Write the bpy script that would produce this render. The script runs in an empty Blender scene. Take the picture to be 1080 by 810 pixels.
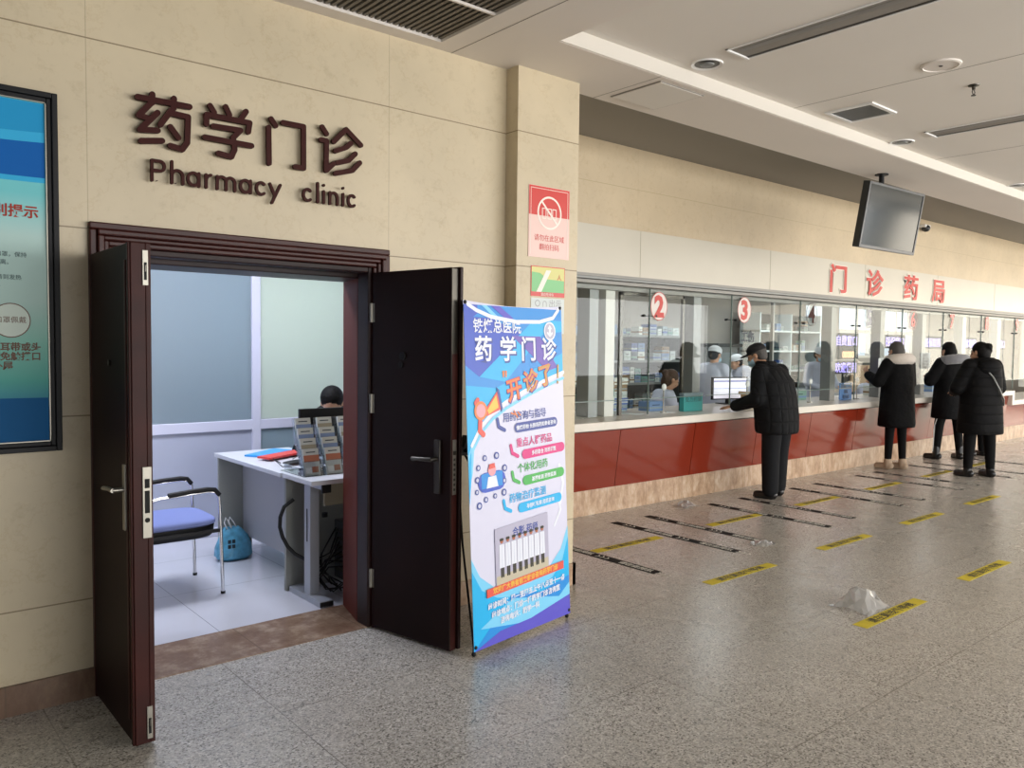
import bpy, bmesh, math, random
from mathutils import Matrix, Vector
random.seed(7)
R = math.radians
S = bpy.context.scene
COL = S.collection

# ------------------------------------------------------------------ materials
def lin(h):
    h = h.lstrip('#'); out = []
    for i in (0, 2, 4):
        c = int(h[i:i+2], 16)/255
        out.append(c/12.92 if c <= .04045 else ((c+.055)/1.055)**2.4)
    return (*out, 1)

def nt(name):
    m = bpy.data.materials.new(name); m.use_nodes = True
    n = m.node_tree; n.nodes.clear()
    o = n.nodes.new('ShaderNodeOutputMaterial')
    return m, n, o

def mix(n, a, b, fac, mode='MIX'):
    x = n.nodes.new('ShaderNodeMix'); x.data_type = 'RGBA'; x.blend_type = mode
    for sock, v in ((x.inputs['Factor'], fac), (x.inputs[6], a), (x.inputs[7], b)):
        if isinstance(v, bpy.types.NodeSocket): n.links.new(v, sock)
        else: sock.default_value = v
    return x.outputs[2]

def math_(n, op, a, b=0.0, c=0.0):
    x = n.nodes.new('ShaderNodeMath'); x.operation = op
    for i, v in enumerate((a, b, c)):
        if isinstance(v, bpy.types.NodeSocket): n.links.new(v, x.inputs[i])
        else: x.inputs[i].default_value = v
    return x.outputs[0]

def ramp(n, fac, stops):
    r = n.nodes.new('ShaderNodeValToRGB'); n.links.new(fac, r.inputs[0])
    e = r.color_ramp.elements
    while len(e) < len(stops): e.new(.5)
    for k, (p, c) in zip(e, stops): k.position = p; k.color = c
    return r.outputs[0]

def noise(n, scale, detail=4, vec=None, rough=.5):
    x = n.nodes.new('ShaderNodeTexNoise'); x.inputs['Scale'].default_value = scale
    x.inputs['Detail'].default_value = detail; x.inputs['Roughness'].default_value = rough
    if vec: n.links.new(vec, x.inputs['Vector'])
    return x.outputs['Fac']

def coords(n, kind='Object'):
    if kind == 'Position':
        return n.nodes.new('ShaderNodeNewGeometry').outputs['Position']
    return n.nodes.new('ShaderNodeTexCoord').outputs[kind]

def M(name, col, rough=.5, metal=0, var=0, vscale=6, bump=0, bscale=60, emis=0, spec=.5, coat=0, sheen=0):
    m, n, o = nt(name)
    p = n.nodes.new('ShaderNodeBsdfPrincipled'); n.links.new(p.outputs[0], o.inputs[0])
    c = lin(col)
    p.inputs['Base Color'].default_value = c
    p.inputs['Roughness'].default_value = rough; p.inputs['Metallic'].default_value = metal
    p.inputs['Specular IOR Level'].default_value = spec
    p.inputs['Coat Weight'].default_value = coat
    p.inputs['Sheen Weight'].default_value = sheen
    if var:
        f = noise(n, vscale, 5, coords(n))
        dark = tuple(v*(1-var) for v in c[:3]) + (1,); lite = tuple(min(1, v*(1+var)) for v in c[:3]) + (1,)
        n.links.new(ramp(n, f, [(.3, dark), (.7, lite)]), p.inputs['Base Color'])
    if bump:
        b = n.nodes.new('ShaderNodeBump'); b.inputs['Strength'].default_value = bump; b.inputs['Distance'].default_value = .01
        n.links.new(noise(n, bscale, 3, coords(n)), b.inputs['Height']); n.links.new(b.outputs[0], p.inputs['Normal'])
    if emis:
        p.inputs['Emission Color'].default_value = c; p.inputs['Emission Strength'].default_value = emis
    return m

def stone_wall(name, base, z0, dz, x0, dx, joint='#8f7f63'):
    m, n, o = nt(name)
    p = n.nodes.new('ShaderNodeBsdfPrincipled'); n.links.new(p.outputs[0], o.inputs[0])
    pos = coords(n, 'Position')
    s = n.nodes.new('ShaderNodeSeparateXYZ'); n.links.new(pos, s.inputs[0])
    c = lin(base)
    a = ramp(n, noise(n, 1.6, 8, pos, .6), [(.3, tuple(v*.9 for v in c[:3])+(1,)), (.7, tuple(min(1, v*1.06) for v in c[:3])+(1,))])
    b = ramp(n, noise(n, 13, 8, pos, .75), [(.28, (.86, .84, .8, 1)), (.46, (1, 1, 1, 1)), (.72, (1.0, 1.0, 1.0, 1))])
    cc = mix(n, a, b, 1.0, 'MULTIPLY')
    # fine darker veins
    v = ramp(n, math_(n, 'ABSOLUTE', math_(n, 'SUBTRACT', noise(n, 3.1, 9, pos, .65), .5)), [(0, (.93, .9, .85, 1)), (.012, (1, 1, 1, 1))])
    cc = mix(n, cc, v, .8, 'MULTIPLY')
    def line(val, o_, d, w):
        f = math_(n, 'FRACT', math_(n, 'DIVIDE', math_(n, 'SUBTRACT', val, o_ - 50*d - w/2), d))
        return math_(n, 'LESS_THAN', f, w/d)
    j = math_(n, 'MAXIMUM', line(s.outputs['Z'], z0, dz, .006), math_(n, 'MULTIPLY', line(s.outputs['X'], x0, dx, .004), .45))
    cc = mix(n, cc, lin(joint), j)
    n.links.new(cc, p.inputs['Base Color'])
    p.inputs['Roughness'].default_value = .42
    return m

def floor_mat():
    m, n, o = nt('terrazzo')
    p = n.nodes.new('ShaderNodeBsdfPrincipled'); n.links.new(p.outputs[0], o.inputs[0])
    pos = coords(n, 'Position')
    s = n.nodes.new('ShaderNodeSeparateXYZ'); n.links.new(pos, s.inputs[0])
    vo = n.nodes.new('ShaderNodeTexVoronoi'); vo.inputs['Scale'].default_value = 150; n.links.new(pos, vo.inputs['Vector'])
    sp = n.nodes.new('ShaderNodeSeparateColor'); n.links.new(vo.outputs['Color'], sp.inputs[0])
    c = ramp(n, sp.outputs[0], [(0, lin('#625f5a')), (.15, lin('#98948d')), (.42, lin('#b2ada6')), (.8, lin('#c3beb7')), (1, lin('#dcd8d1'))])
    big = ramp(n, noise(n, .7, 4, pos), [(.3, (.94, .93, .91, 1)), (.7, (1.04, 1.03, 1.02, 1))])
    c = mix(n, c, big, 1, 'MULTIPLY')
    def line(val, o_, d, w):
        f = math_(n, 'FRACT', math_(n, 'DIVIDE', math_(n, 'SUBTRACT', val, o_ - 50*d - w/2), d))
        return math_(n, 'LESS_THAN', f, w/d)
    j = math_(n, 'MAXIMUM', line(s.outputs['X'], 4.45, .76, .005), line(s.outputs['Y'], 3.15, .76, .005))
    c = mix(n, c, lin('#6a635a'), math_(n, 'MULTIPLY', j, math_(n, 'MULTIPLY', noise(n, 1.1, 2, pos), 1.25)))
    n.links.new(c, p.inputs['Base Color'])
    r = ramp(n, noise(n, 2.5, 5, pos), [(.3, (.25, .25, .25, 1)), (.7, (.29, .29, .29, 1))])
    n.links.new(r, p.inputs['Roughness'])
    p.inputs['Specular IOR Level'].default_value = .55
    return m

def marble(name, a, b, c, scale=7, rough=.3):
    m, n, o = nt(name)
    p = n.nodes.new('ShaderNodeBsdfPrincipled'); n.links.new(p.outputs[0], o.inputs[0])
    pos = coords(n, 'Position')
    mp = n.nodes.new('ShaderNodeMapping'); mp.inputs['Scale'].default_value = (1, 1, .45); n.links.new(pos, mp.inputs[0])
    f = noise(n, scale, 9, mp.outputs[0], .72)
    col = ramp(n, f, [(.3, lin(a)), (.5, lin(b)), (.68, lin(c))])
    s = n.nodes.new('ShaderNodeSeparateXYZ'); n.links.new(pos, s.inputs[0])
    fr = math_(n, 'FRACT', math_(n, 'DIVIDE', math_(n, 'ADD', s.outputs['X'], 20.02), .555))
    col = mix(n, col, lin('#5a4a3a'), math_(n, 'MULTIPLY', math_(n, 'LESS_THAN', fr, .008), .7))
    n.links.new(col, p.inputs['Base Color']); p.inputs['Roughness'].default_value = rough
    return m

def tiles(name, base, joint, x0, y0, d, rough=.12):
    m, n, o = nt(name)
    p = n.nodes.new('ShaderNodeBsdfPrincipled'); n.links.new(p.outputs[0], o.inputs[0])
    pos = coords(n, 'Position')
    s = n.nodes.new('ShaderNodeSeparateXYZ'); n.links.new(pos, s.inputs[0])
    def line(val, o_, w):
        f = math_(n, 'FRACT', math_(n, 'DIVIDE', math_(n, 'SUBTRACT', val, o_ - 50*d - w/2), d))
        return math_(n, 'LESS_THAN', f, w/d)
    j = math_(n, 'MAXIMUM', line(s.outputs['X'], x0, .004), line(s.outputs['Y'], y0, .004))
    c = mix(n, ramp(n, noise(n, 3, 4, pos), [(.3, tuple(v*.95 for v in lin(base)[:3])+(1,)), (.7, lin(base))]), lin(joint), j)
    n.links.new(c, p.inputs['Base Color']); p.inputs['Roughness'].default_value = rough
    return m

def glass(name, tint=(.9, .96, .95, 1), refl=1.0, rough=0.0, milk=0):
    m, n, o = nt(name)
    t = n.nodes.new('ShaderNodeBsdfTransparent'); t.inputs[0].default_value = tint
    g = n.nodes.new('ShaderNodeBsdfGlossy'); g.inputs['Roughness'].default_value = rough
    ge = n.nodes.new('ShaderNodeNewGeometry'); dp = n.nodes.new('ShaderNodeVectorMath'); dp.operation = 'DOT_PRODUCT'
    n.links.new(ge.outputs['Incoming'], dp.inputs[0]); n.links.new(ge.outputs['Normal'], dp.inputs[1])
    q = math_(n, 'POWER', math_(n, 'SUBTRACT', 1.0, math_(n, 'ABSOLUTE', dp.outputs['Value'])), 5.0)
    f = math_(n, 'MINIMUM', math_(n, 'MULTIPLY', math_(n, 'MULTIPLY_ADD', q, .96, .04), refl), 1.0)
    x = n.nodes.new('ShaderNodeMixShader'); n.links.new(f, x.inputs[0])
    n.links.new(t.outputs[0], x.inputs[1]); n.links.new(g.outputs[0], x.inputs[2]); n.links.new(x.outputs[0], o.inputs[0])
    if milk:
        df = n.nodes.new('ShaderNodeBsdfTranslucent'); d2 = n.nodes.new('ShaderNodeBsdfDiffuse'); y = n.nodes.new('ShaderNodeMixShader'); z = n.nodes.new('ShaderNodeMixShader')
        n.links.new(df.outputs[0], y.inputs[1]); n.links.new(d2.outputs[0], y.inputs[2]); z.inputs[0].default_value = milk
        n.links.new(x.outputs[0], z.inputs[1]); n.links.new(y.outputs[0], z.inputs[2]); n.links.new(z.outputs[0], o.inputs[0])
    return m

def frosted(name, col, trans=.45):
    m, n, o = nt(name)
    d = n.nodes.new('ShaderNodeBsdfDiffuse'); d.inputs[0].default_value = lin(col)
    t = n.nodes.new('ShaderNodeBsdfTranslucent'); t.inputs[0].default_value = lin(col)
    g = n.nodes.new('ShaderNodeBsdfGlossy'); g.inputs['Roughness'].default_value = .32
    x = n.nodes.new('ShaderNodeMixShader'); x.inputs[0].default_value = trans
    n.links.new(d.outputs[0], x.inputs[1]); n.links.new(t.outputs[0], x.inputs[2])
    y = n.nodes.new('ShaderNodeMixShader'); y.inputs[0].default_value = .06
    n.links.new(x.outputs[0], y.inputs[1]); n.links.new(g.outputs[0], y.inputs[2]); n.links.new(y.outputs[0], o.inputs[0])
    return m

def quilt(name, col, fx, fz, strength=.6, rough=.6):
    """padded fabric: stitched channels as bump, in the coat's own coordinates"""
    m, n, o = nt(name)
    p = n.nodes.new('ShaderNodeBsdfPrincipled'); n.links.new(p.outputs[0], o.inputs[0])
    p.inputs['Base Color'].default_value = lin(col); p.inputs['Roughness'].default_value = rough; p.inputs['Specular IOR Level'].default_value = .18
    pos = coords(n); s = n.nodes.new('ShaderNodeSeparateXYZ'); n.links.new(pos, s.inputs[0])
    h = None
    for ax, f in (('X', fx), ('Z', fz)):
        if not f: continue
        w = math_(n, 'ABSOLUTE', math_(n, 'SINE', math_(n, 'MULTIPLY', s.outputs[ax], f*math.pi)))
        w = math_(n, 'POWER', w, .35)
        h = w if h is None else math_(n, 'MINIMUM', h, w)
    h = math_(n, 'ADD', h, math_(n, 'MULTIPLY', noise(n, 18, 4, pos), .5)) if h is not None else noise(n, 14, 4, pos)
    b = n.nodes.new('ShaderNodeBump'); b.inputs['Strength'].default_value = strength; b.inputs['Distance'].default_value = .02
    n.links.new(h, b.inputs['Height']); n.links.new(b.outputs[0], p.inputs['Normal'])
    return m

MT = {}
def m(key):
    return MT[key]
MT['wall'] = stone_wall('beige_stone', '#cfc0a2', 2.023, .797, .852, 1.48)
MT['wall2'] = stone_wall('beige_stone_upper', '#cdbb9c', 3.02, .8, 5.87, 1.5, '#b7a583')
MT['terrazzo'] = floor_mat()
MT['fascia'] = M('white_panel', '#cbc5b5', .35, var=.03, vscale=2)
MT['plinth'] = marble('pink_marble', '#8f6f55', '#bd9f83', '#d8c6b0', 12)
MT['brown_marble'] = marble('brown_marble', '#6b5040', '#8a705c', '#b19c86', 6, .25)
MT['shaded_marble'] = marble('shaded_marble', '#58402f', '#725846', '#8f7762', 6, .35)  # brown marble with the left skirting's shadow put into its colour
MT['ceil'] = M('ceiling_paint', '#e4ded5', .7, var=.02, vscale=1)
MT['ceil_low'] = M('soffit_paint', '#e4dcd3', .7, var=.02, vscale=1)
MT['step'] = M('cove_white', '#dad4c9', .6)
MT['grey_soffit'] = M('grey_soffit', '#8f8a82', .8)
MT['black'] = M('black_gap', '#0c0c0c', .8)
MT['dark_wood'] = M('dark_mahogany', '#220a07', .45, var=.35, vscale=5, spec=.3)
MT['wood'] = M('mahogany', '#3a120b', .4, var=.25, vscale=4, spec=.35)
MT['leaf_dark'] = M('door_skin', '#1e0d0b', .55, var=.25, vscale=3, spec=.15)
MT['leaf_edge'] = M('door_edge', '#35110b', .5, var=.25, vscale=8, spec=.25)
MT['reveal'] = M('door_reveal', '#5a2417', .6, var=.1, vscale=3, spec=.2)
MT['steel'] = M('brushed_steel', '#98948a', .42, 1)
MT['chrome'] = M('chrome', '#d8d8da', .12, 1)
MT['darksteel'] = M('dark_steel', '#55524c', .35, 1)
MT['sign_brown'] = M('sign_brown', '#3a0f09', .6, spec=.2)
MT['sign_red'] = M('sign_red', '#c8362c', .45)
MT['sign_edge'] = M('sign_white_edge', '#f2e9dc', .5)
MT['white_alu'] = M('white_aluminium', '#d5d6e8', .35)
MT['alu'] = M('aluminium', '#8d8b86', .5, .3)
MT['grey_post'] = M('grey_post', '#7f817f', .4, .3)
MT['white_post'] = M('white_post', '#d5d3cb', .4)
MT['frost_a'] = frosted('frosted_glass_grey', '#9fadb6', .5)
MT['frost_b'] = frosted('frosted_glass_light', '#c9d0c9', .5)
MT['lower_panel'] = M('grey_white_panel', '#b4b9cc', .35)
MT['glass'] = glass('clear_glass', (.965, .985, .98, 1), .42)
MT['glass_edge'] = M('glass_edge_green', '#73857f', .3)
MT['office_wall'] = M('office_wall', '#d7dbe2', .7)
MT['office_tile'] = tiles('office_tile', '#d3d4dd', '#8a8b93', 1.56, 4.24, .8)
MT['red_panel'] = M('red_glass_panel', '#822f1e', .14, spec=.5, coat=.15)
MT['countertop'] = M('white_stone_top', '#ddd7cb', .3, var=.02)
MT['bk_wall'] = M('pharmacy_wall', '#aaa59c', .8)
MT['bk_floor'] = M('pharmacy_floor', '#b0aea8', .4)
MT['shelf'] = M('shelf_grey', '#7f8583', .5)
MT['shelf_dark'] = M('shelf_back', '#343837', .7)
MT['desk'] = M('desk_laminate', '#cfd1d8', .35)
MT['desk_panel'] = M('desk_panel', '#a7a7ac', .45)
MT['desk_green'] = M('desk_end_panel', '#93958f', .45)
MT['desk_beige'] = M('desk_beige_panel', '#a39a86', .5)
MT['desk_steel'] = M('desk_leg_steel', '#a9adb5', .4, .2)
MT['black_plastic'] = M('black_plastic', '#101012', .5, spec=.3)
MT['black_rubber'] = M('black_rubber', '#0c0c0d', .6)
MT['blue_fabric'] = M('blue_seat_fabric', '#7f8cc4', .85, bump=.3, bscale=300)
MT['screen'] = M('screen_glass', '#20282a', .10, spec=.35)
MT['tv_bezel'] = M('tv_bezel', '#2c2f31', .35)
MT['white'] = M('white_paint', '#ecebe8', .5)
MT['paper'] = M('paper', '#dfe6e4', .7)
MT['skin'] = M('skin', '#c79a7c', .55)
MT['hair'] = M('black_hair', '#0b0909', .65, bump=.5, bscale=90, spec=.2)
MT['hair_grey'] = M('grey_hair', '#4a4744', .7, bump=.5, bscale=120)
MT['hair_brown'] = M('brown_hair', '#4a3423', .6, bump=.5, bscale=90)
MT['mask'] = M('blue_mask', '#9fc3d6', .8)
MT['coat_black'] = quilt('black_padded_coat', '#09090b', 0, 0, .8, .8)
MT['coat_black_h'] = quilt('black_quilted_coat', '#09090b', 0, 9, .6, .75)
MT['coat_man'] = quilt('charcoal_quilted_jacket', '#161719', 13, 7.5, .7, .8)
MT['trouser'] = M('charcoal_trousers', '#1a1b1e', .85, spec=.2, bump=.6, bscale=10)
MT['legging'] = M('black_leggings', '#070709', .8, spec=.2, bump=.3, bscale=14)
MT['shoe_black'] = M('black_leather', '#121213', .35)
MT['shoe_beige'] = M('beige_suede', '#b09a83', .8)
MT['fur_white'] = M('cream_fur', '#efe4d8', .95, bump=1, bscale=140, sheen=.5)
MT['fur_grey'] = M('grey_fur', '#8c8c90', .95, bump=1, bscale=140, sheen=.5)
MT['cap'] = M('cap_cloth', '#161618', .75)
MT['eye'] = M('eye_dark', '#1a1210', .2)
MT['coat_white'] = M('white_lab_coat', '#ccd2e2', .7, bump=.4, bscale=12)
MT['nurse_cap'] = M('white_cap', '#e6ecf0', .7)
MT['lip'] = M('lips', '#a4614f', .5)
MT['tape_black'] = M('floor_tape_black', '#191817', .7, var=.2, vscale=9, spec=.15)
MT['tape_yellow'] = M('floor_tape_yellow', '#d2bf3a', .6, var=.1, vscale=12, spec=.25)
MT['tape_white'] = M('tape_print_white', '#dedbd2', .7, spec=.2)
MT['tape_ink'] = M('tape_print_ink', '#2e2a1c', .5)
MT['poster_red'] = M('poster_red', '#d23b34', .35)
MT['poster_pink'] = M('poster_pink', '#eeccc2', .35)
MT['poster_cream'] = M('poster_cream', '#f6ebe0', .4)
MT['poster_yellow'] = M('poster_yellow', '#dcd78a', .45)
MT['poster_green'] = M('poster_green', '#86c98a', .45)
MT['plastic_clear'] = glass('clear_film', (.97, .975, .975, 1), 2.5, .18, .32)
MT['bag_blue'] = M('blue_plastic_bag', '#5aa3c4', .35, var=.25, vscale=25)
MT['bag_white'] = M('white_plastic_bag', '#dfe3ea', .35, var=.1, vscale=20)
MT['led_purple'] = M('led_purple', '#b3a6f2', .5, emis=1.0)
MT['led_orange'] = M('led_orange', '#ecc08e', .5, emis=1.0)
MT['sky_paint'] = M('bright_blind', '#eef4f6', .8, emis=.9)
C_ = dict(
 b_royal='#3656c4', b_blue='#1f8fe0', b_cyan='#19b4ee', b_sky='#7fd2f8', b_purple='#5a53c8', b_lav='#d9d9ee', b_white='#e9edf8', b_violet='#6b55b8',
 b_pink='#d8257f', b_green='#3fae4c', b_red='#e3564a', b_orange='#e8803a', b_yellow='#ecc34a', b_navy='#34489a', b_palepink='#eea2ac', b_gold='#c49a52', b_photo='#c9cbe0', b_photo2='#b9b6cc', b_floor='#c5bca5')
for k, v in C_.items(): MT[k] = M(k, v, .38)
for k, v in dict(s_top='#1f8fc2', s_mid='#35a6d4', s_deep='#045aa6', s_teal='#7fc4c4', s_pale='#a8ccc8', s_low='#6fae9c', s_blue='#2f7aa6', s_navy='#0a4f80', s_white='#cfe2de', s_red='#9c3528', s_brown='#6d5348', s_ink='#4a5a5c', s_cream='#c4cfc4').items():
    MT[k] = M(k, v, .6, emis=.10, spec=.2)
BOXCOL = ['#b9c4c2', '#8c9a9e', '#6f8db4', '#a8b5ae', '#4f8a80', '#8a9ba2', '#d6dad4', '#5d6a76', '#44609c', '#8d7352', '#7fa394']
for i, c in enumerate(BOXCOL): MT['box%d' % i] = M('carton_%d' % i, c, .5)
MT['carton'] = M('brown_carton', '#b99c74', .7)
MT['teal'] = M('teal_box', '#3a9c9a', .45)
MT['blue_sign'] = M('blue_sign', '#1d6fb4', .4)
MT['ink'] = M('ink', '#20303c', .5)
MT['lit_screen'] = M('lit_screen', '#e6e6f4', .3, emis=.5)
MT['lit_bar'] = M('lit_bar', '#8f8fc0', .3, emis=.3)
MT['folder_blue'] = M('blue_folder', '#2f9be6', .4)
MT['folder_red'] = M('red_folder', '#d8423c', .4)
MT['acrylic'] = glass('acrylic', (.9, .93, .95, 1), 2.0, .05)
MT['leaflet_a'] = M('leaflet_top', '#c9ccc9', .6)
MT['leaflet_b'] = M('leaflet_orange', '#b06a50', .6)
MT['leaflet_c'] = M('leaflet_blue', '#7f93ba', .6)
MT['tan'] = M('tan_partition', '#b69c7f', .7)

# ------------------------------------------------------------------ mesh builder
class MB:
    def __init__(s): s.v = []; s.f = []; s.m = []; s.mats = []; s.cur = 0
    def use(s, key):
        if key not in s.mats: s.mats.append(key)
        s.cur = s.mats.index(key); return s
    def _add(s, vs, fs):
        b = len(s.v); s.v += [tuple(v) for v in vs]
        for f in fs: s.f.append([b+i for i in f]); s.m.append(s.cur)
    def box(s, x0, x1, y0, y1, z0, z1, mat=None):
        vs = [Vector((x, y, z)) for x in (x0, x1) for y in (y0, y1) for z in (z0, z1)]
        if mat is not None: vs = [mat @ v for v in vs]
        s._add(vs, [(0,1,3,2),(4,6,7,5),(0,4,5,1),(2,3,7,6),(0,2,6,4),(1,5,7,3)]); return s
    def poly(s, pts): s._add(pts, [tuple(range(len(pts)))]); return s
    def prism(s, pts2, mat, d):
        """pts2 outline in local xy, extruded 0..d along local z"""
        a = 0
        for i in range(len(pts2)):
            x1, y1 = pts2[i]; x2, y2 = pts2[(i+1) % len(pts2)]; a += x1*y2-x2*y1
        if a < 0: pts2 = pts2[::-1]
        n = len(pts2)
        vs = [mat @ Vector((x, y, 0)) for x, y in pts2] + [mat @ Vector((x, y, d)) for x, y in pts2]
        s._add(vs, [tuple(range(n))[::-1], tuple(range(n, 2*n))] + [(i, (i+1) % n, n+(i+1) % n, n+i) for i in range(n)]); return s
    def capsule2(s, p, q, r, mat, d, seg=8):
        """flat round-ended stroke"""
        p = Vector(p); q = Vector(q); a = math.atan2(q.y-p.y, q.x-p.x) if (q-p).length > 1e-6 else 0
        pts = [(q.x+r*math.cos(a-math.pi/2+i*math.pi/seg), q.y+r*math.sin(a-math.pi/2+i*math.pi/seg)) for i in range(seg+1)]
        pts += [(p.x+r*math.cos(a+math.pi/2+i*math.pi/seg), p.y+r*math.sin(a+math.pi/2+i*math.pi/seg)) for i in range(seg+1)]
        return s.prism(pts, mat, d)
    def stroke(s, pts, r, mat, d, seg=8):
        for a, b in zip(pts, pts[1:]):
            s.k = (getattr(s, 'k', 0)+1) % 16; s.capsule2(a, b, r, mat, d+s.k*max(.00002, d*.012), seg)
        return s
    def tube(s, pts, r, seg=8, caps=True):
        pts = [Vector(p) for p in pts]; rs = r if isinstance(r, (list, tuple)) else [r]*len(pts)
        t = (pts[1]-pts[0]).normalized(); u = t.orthogonal().normalized(); rings = []
        for i, p in enumerate(pts):
            if i == 0: t = (pts[1]-p).normalized()
            elif i == len(pts)-1: t = (p-pts[i-1]).normalized()
            else: t = ((pts[i+1]-p).normalized()+(p-pts[i-1]).normalized()).normalized()
            u = (u-t*u.dot(t)).normalized(); w = t.cross(u)
            rings.append([p+u*rs[i]*math.cos(k*2*math.pi/seg)+w*rs[i]*math.sin(k*2*math.pi/seg) for k in range(seg)])
        vs = [v for r_ in rings for v in r_]; fs = []
        for i in range(len(pts)-1):
            for k in range(seg):
                fs.append((i*seg+k, i*seg+(k+1) % seg, (i+1)*seg+(k+1) % seg, (i+1)*seg+k))
        if caps: fs += [tuple(range(seg))[::-1], tuple((len(pts)-1)*seg+k for k in range(seg))]
        s._add(vs, fs); return s
    def cyl(s, p, q, r, seg=20): return s.tube([p, q], r, seg)
    def ell(s, c, rx, ry, rz, seg=20, rings=12, mat=None):
        vs = []; c = Vector(c)
        for j in range(1, rings):
            th = math.pi*j/rings
            for i in range(seg):
                ph = 2*math.pi*i/seg
                v = Vector((rx*math.sin(th)*math.cos(ph), ry*math.sin(th)*math.sin(ph), rz*math.cos(th)))
                vs.append(v)
        vs += [Vector((0, 0, rz)), Vector((0, 0, -rz))]
        if mat is not None: vs = [mat @ v for v in vs]
        vs = [v+c for v in vs]; fs = []; T = len(vs)-2; B = T+1
        for i in range(seg):
            fs.append((T, i, (i+1) % seg)); fs.append((B, (rings-2)*seg+(i+1) % seg, (rings-2)*seg+i))
            for j in range(rings-2):
                fs.append((j*seg+i, (j+1)*seg+i, (j+1)*seg+(i+1) % seg, j*seg+(i+1) % seg))
        s._add(vs, fs); return s
    def cap3(s, p, r1, q, r2, seg=14):
        """tapered round-ended limb"""
        p = Vector(p); q = Vector(q); L = (q-p).length; t = (q-p)/L
        pts = []; rs = []
        for k in range(5):
            a = math.pi/2*(1-k/4); pts.append(p-t*r1*math.sin(a)); rs.append(max(1e-4, r1*math.cos(a)))
        for k in range(5):
            a = math.pi/2*k/4; pts.append(q+t*r2*math.sin(a)); rs.append(max(1e-4, r2*math.cos(a)))
        return s.tube(pts, rs, seg)
    def loft(s, rings, seg=28, power=1.0):
        """rings: (cx, cy, z, rx, ry)"""
        vs = []
        for cx, cy, z, rx, ry in rings:
            for k in range(seg):
                a = 2*math.pi*k/seg; c, d = math.cos(a), math.sin(a)
                vs.append((cx+rx*math.copysign(abs(c)**power, c), cy+ry*math.copysign(abs(d)**power, d), z))
        fs = [tuple(range(seg))[::-1], tuple((len(rings)-1)*seg+k for k in range(seg))]
        for i in range(len(rings)-1):
            for k in range(seg): fs.append((i*seg+k, i*seg+(k+1) % seg, (i+1)*seg+(k+1) % seg, (i+1)*seg+k))
        s._add(vs, fs); return s
    def lathe(s, prof, mat, seg=24):
        """prof (r, z)"""
        vs = [mat @ Vector((r*math.cos(2*math.pi*k/seg), r*math.sin(2*math.pi*k/seg), z)) for r, z in prof for k in range(seg)]
        fs = [tuple(range(seg))[::-1], tuple((len(prof)-1)*seg+k for k in range(seg))]
        for i in range(len(prof)-1):
            for k in range(seg): fs.append((i*seg+k, i*seg+(k+1) % seg, (i+1)*seg+(k+1) % seg, (i+1)*seg+k))
        s._add(vs, fs); return s
    def text(s, body, size, mat, d=.0, bold=0, align='CENTER', sx=1.0):
        cu = bpy.data.curves.new('t', 'FONT'); cu.body = body; cu.size = size; cu.align_x = align; cu.offset = bold
        cu.extrude = d/2; cu.resolution_u = 2
        ob = bpy.data.objects.new('t', cu); COL.objects.link(ob)
        bpy.context.view_layer.update()
        me = bpy.data.meshes.new_from_object(ob.evaluated_get(bpy.context.evaluated_depsgraph_get()))
        s._add([mat @ Vector((v.co.x*sx, v.co.y, v.co.z+d/2)) for v in me.vertices], [tuple(p.vertices) for p in me.polygons])
        bpy.data.objects.remove(ob); bpy.data.curves.remove(cu); bpy.data.meshes.remove(me); return s
    def mesh(s, name='m'):
        me = bpy.data.meshes.new(name); me.from_pydata(s.v, [], s.f)
        for k in s.mats: me.materials.append(MT[k])
        me.polygons.foreach_set('material_index', s.m); me.update(); return me
    def build(s, name, mat=None, parent=None, smooth=0, bevel=0, local=False):
        if isinstance(mat, bpy.types.Material): MT[mat.name] = mat; mat = mat.name
        if mat and not s.mats: s.mats = [mat]
        me = s.mesh(name)
        if smooth:
            me.polygons.foreach_set('use_smooth', [True]*len(me.polygons)); me.set_sharp_from_angle(angle=R(smooth))
        o = bpy.data.objects.new(name, me); COL.objects.link(o)
        if bevel:
            b = o.modifiers.new('bevel', 'BEVEL'); b.width = bevel; b.segments = 2; b.limit_method = 'ANGLE'; b.angle_limit = R(40)
        if parent is not None: adopt(o, parent, local)
        return o

def root_inv(p):
    mtx = Matrix.LocRotScale(p.location, p.rotation_euler, p.scale)
    if p.parent is not None: mtx = root_inv_m(p.parent) @ p.matrix_parent_inverse @ mtx
    return mtx
def root_inv_m(p): return root_inv(p)
def adopt(o, p, local=False):
    o.parent = p
    if not local: o.matrix_parent_inverse = root_inv(p).inverted()

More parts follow.
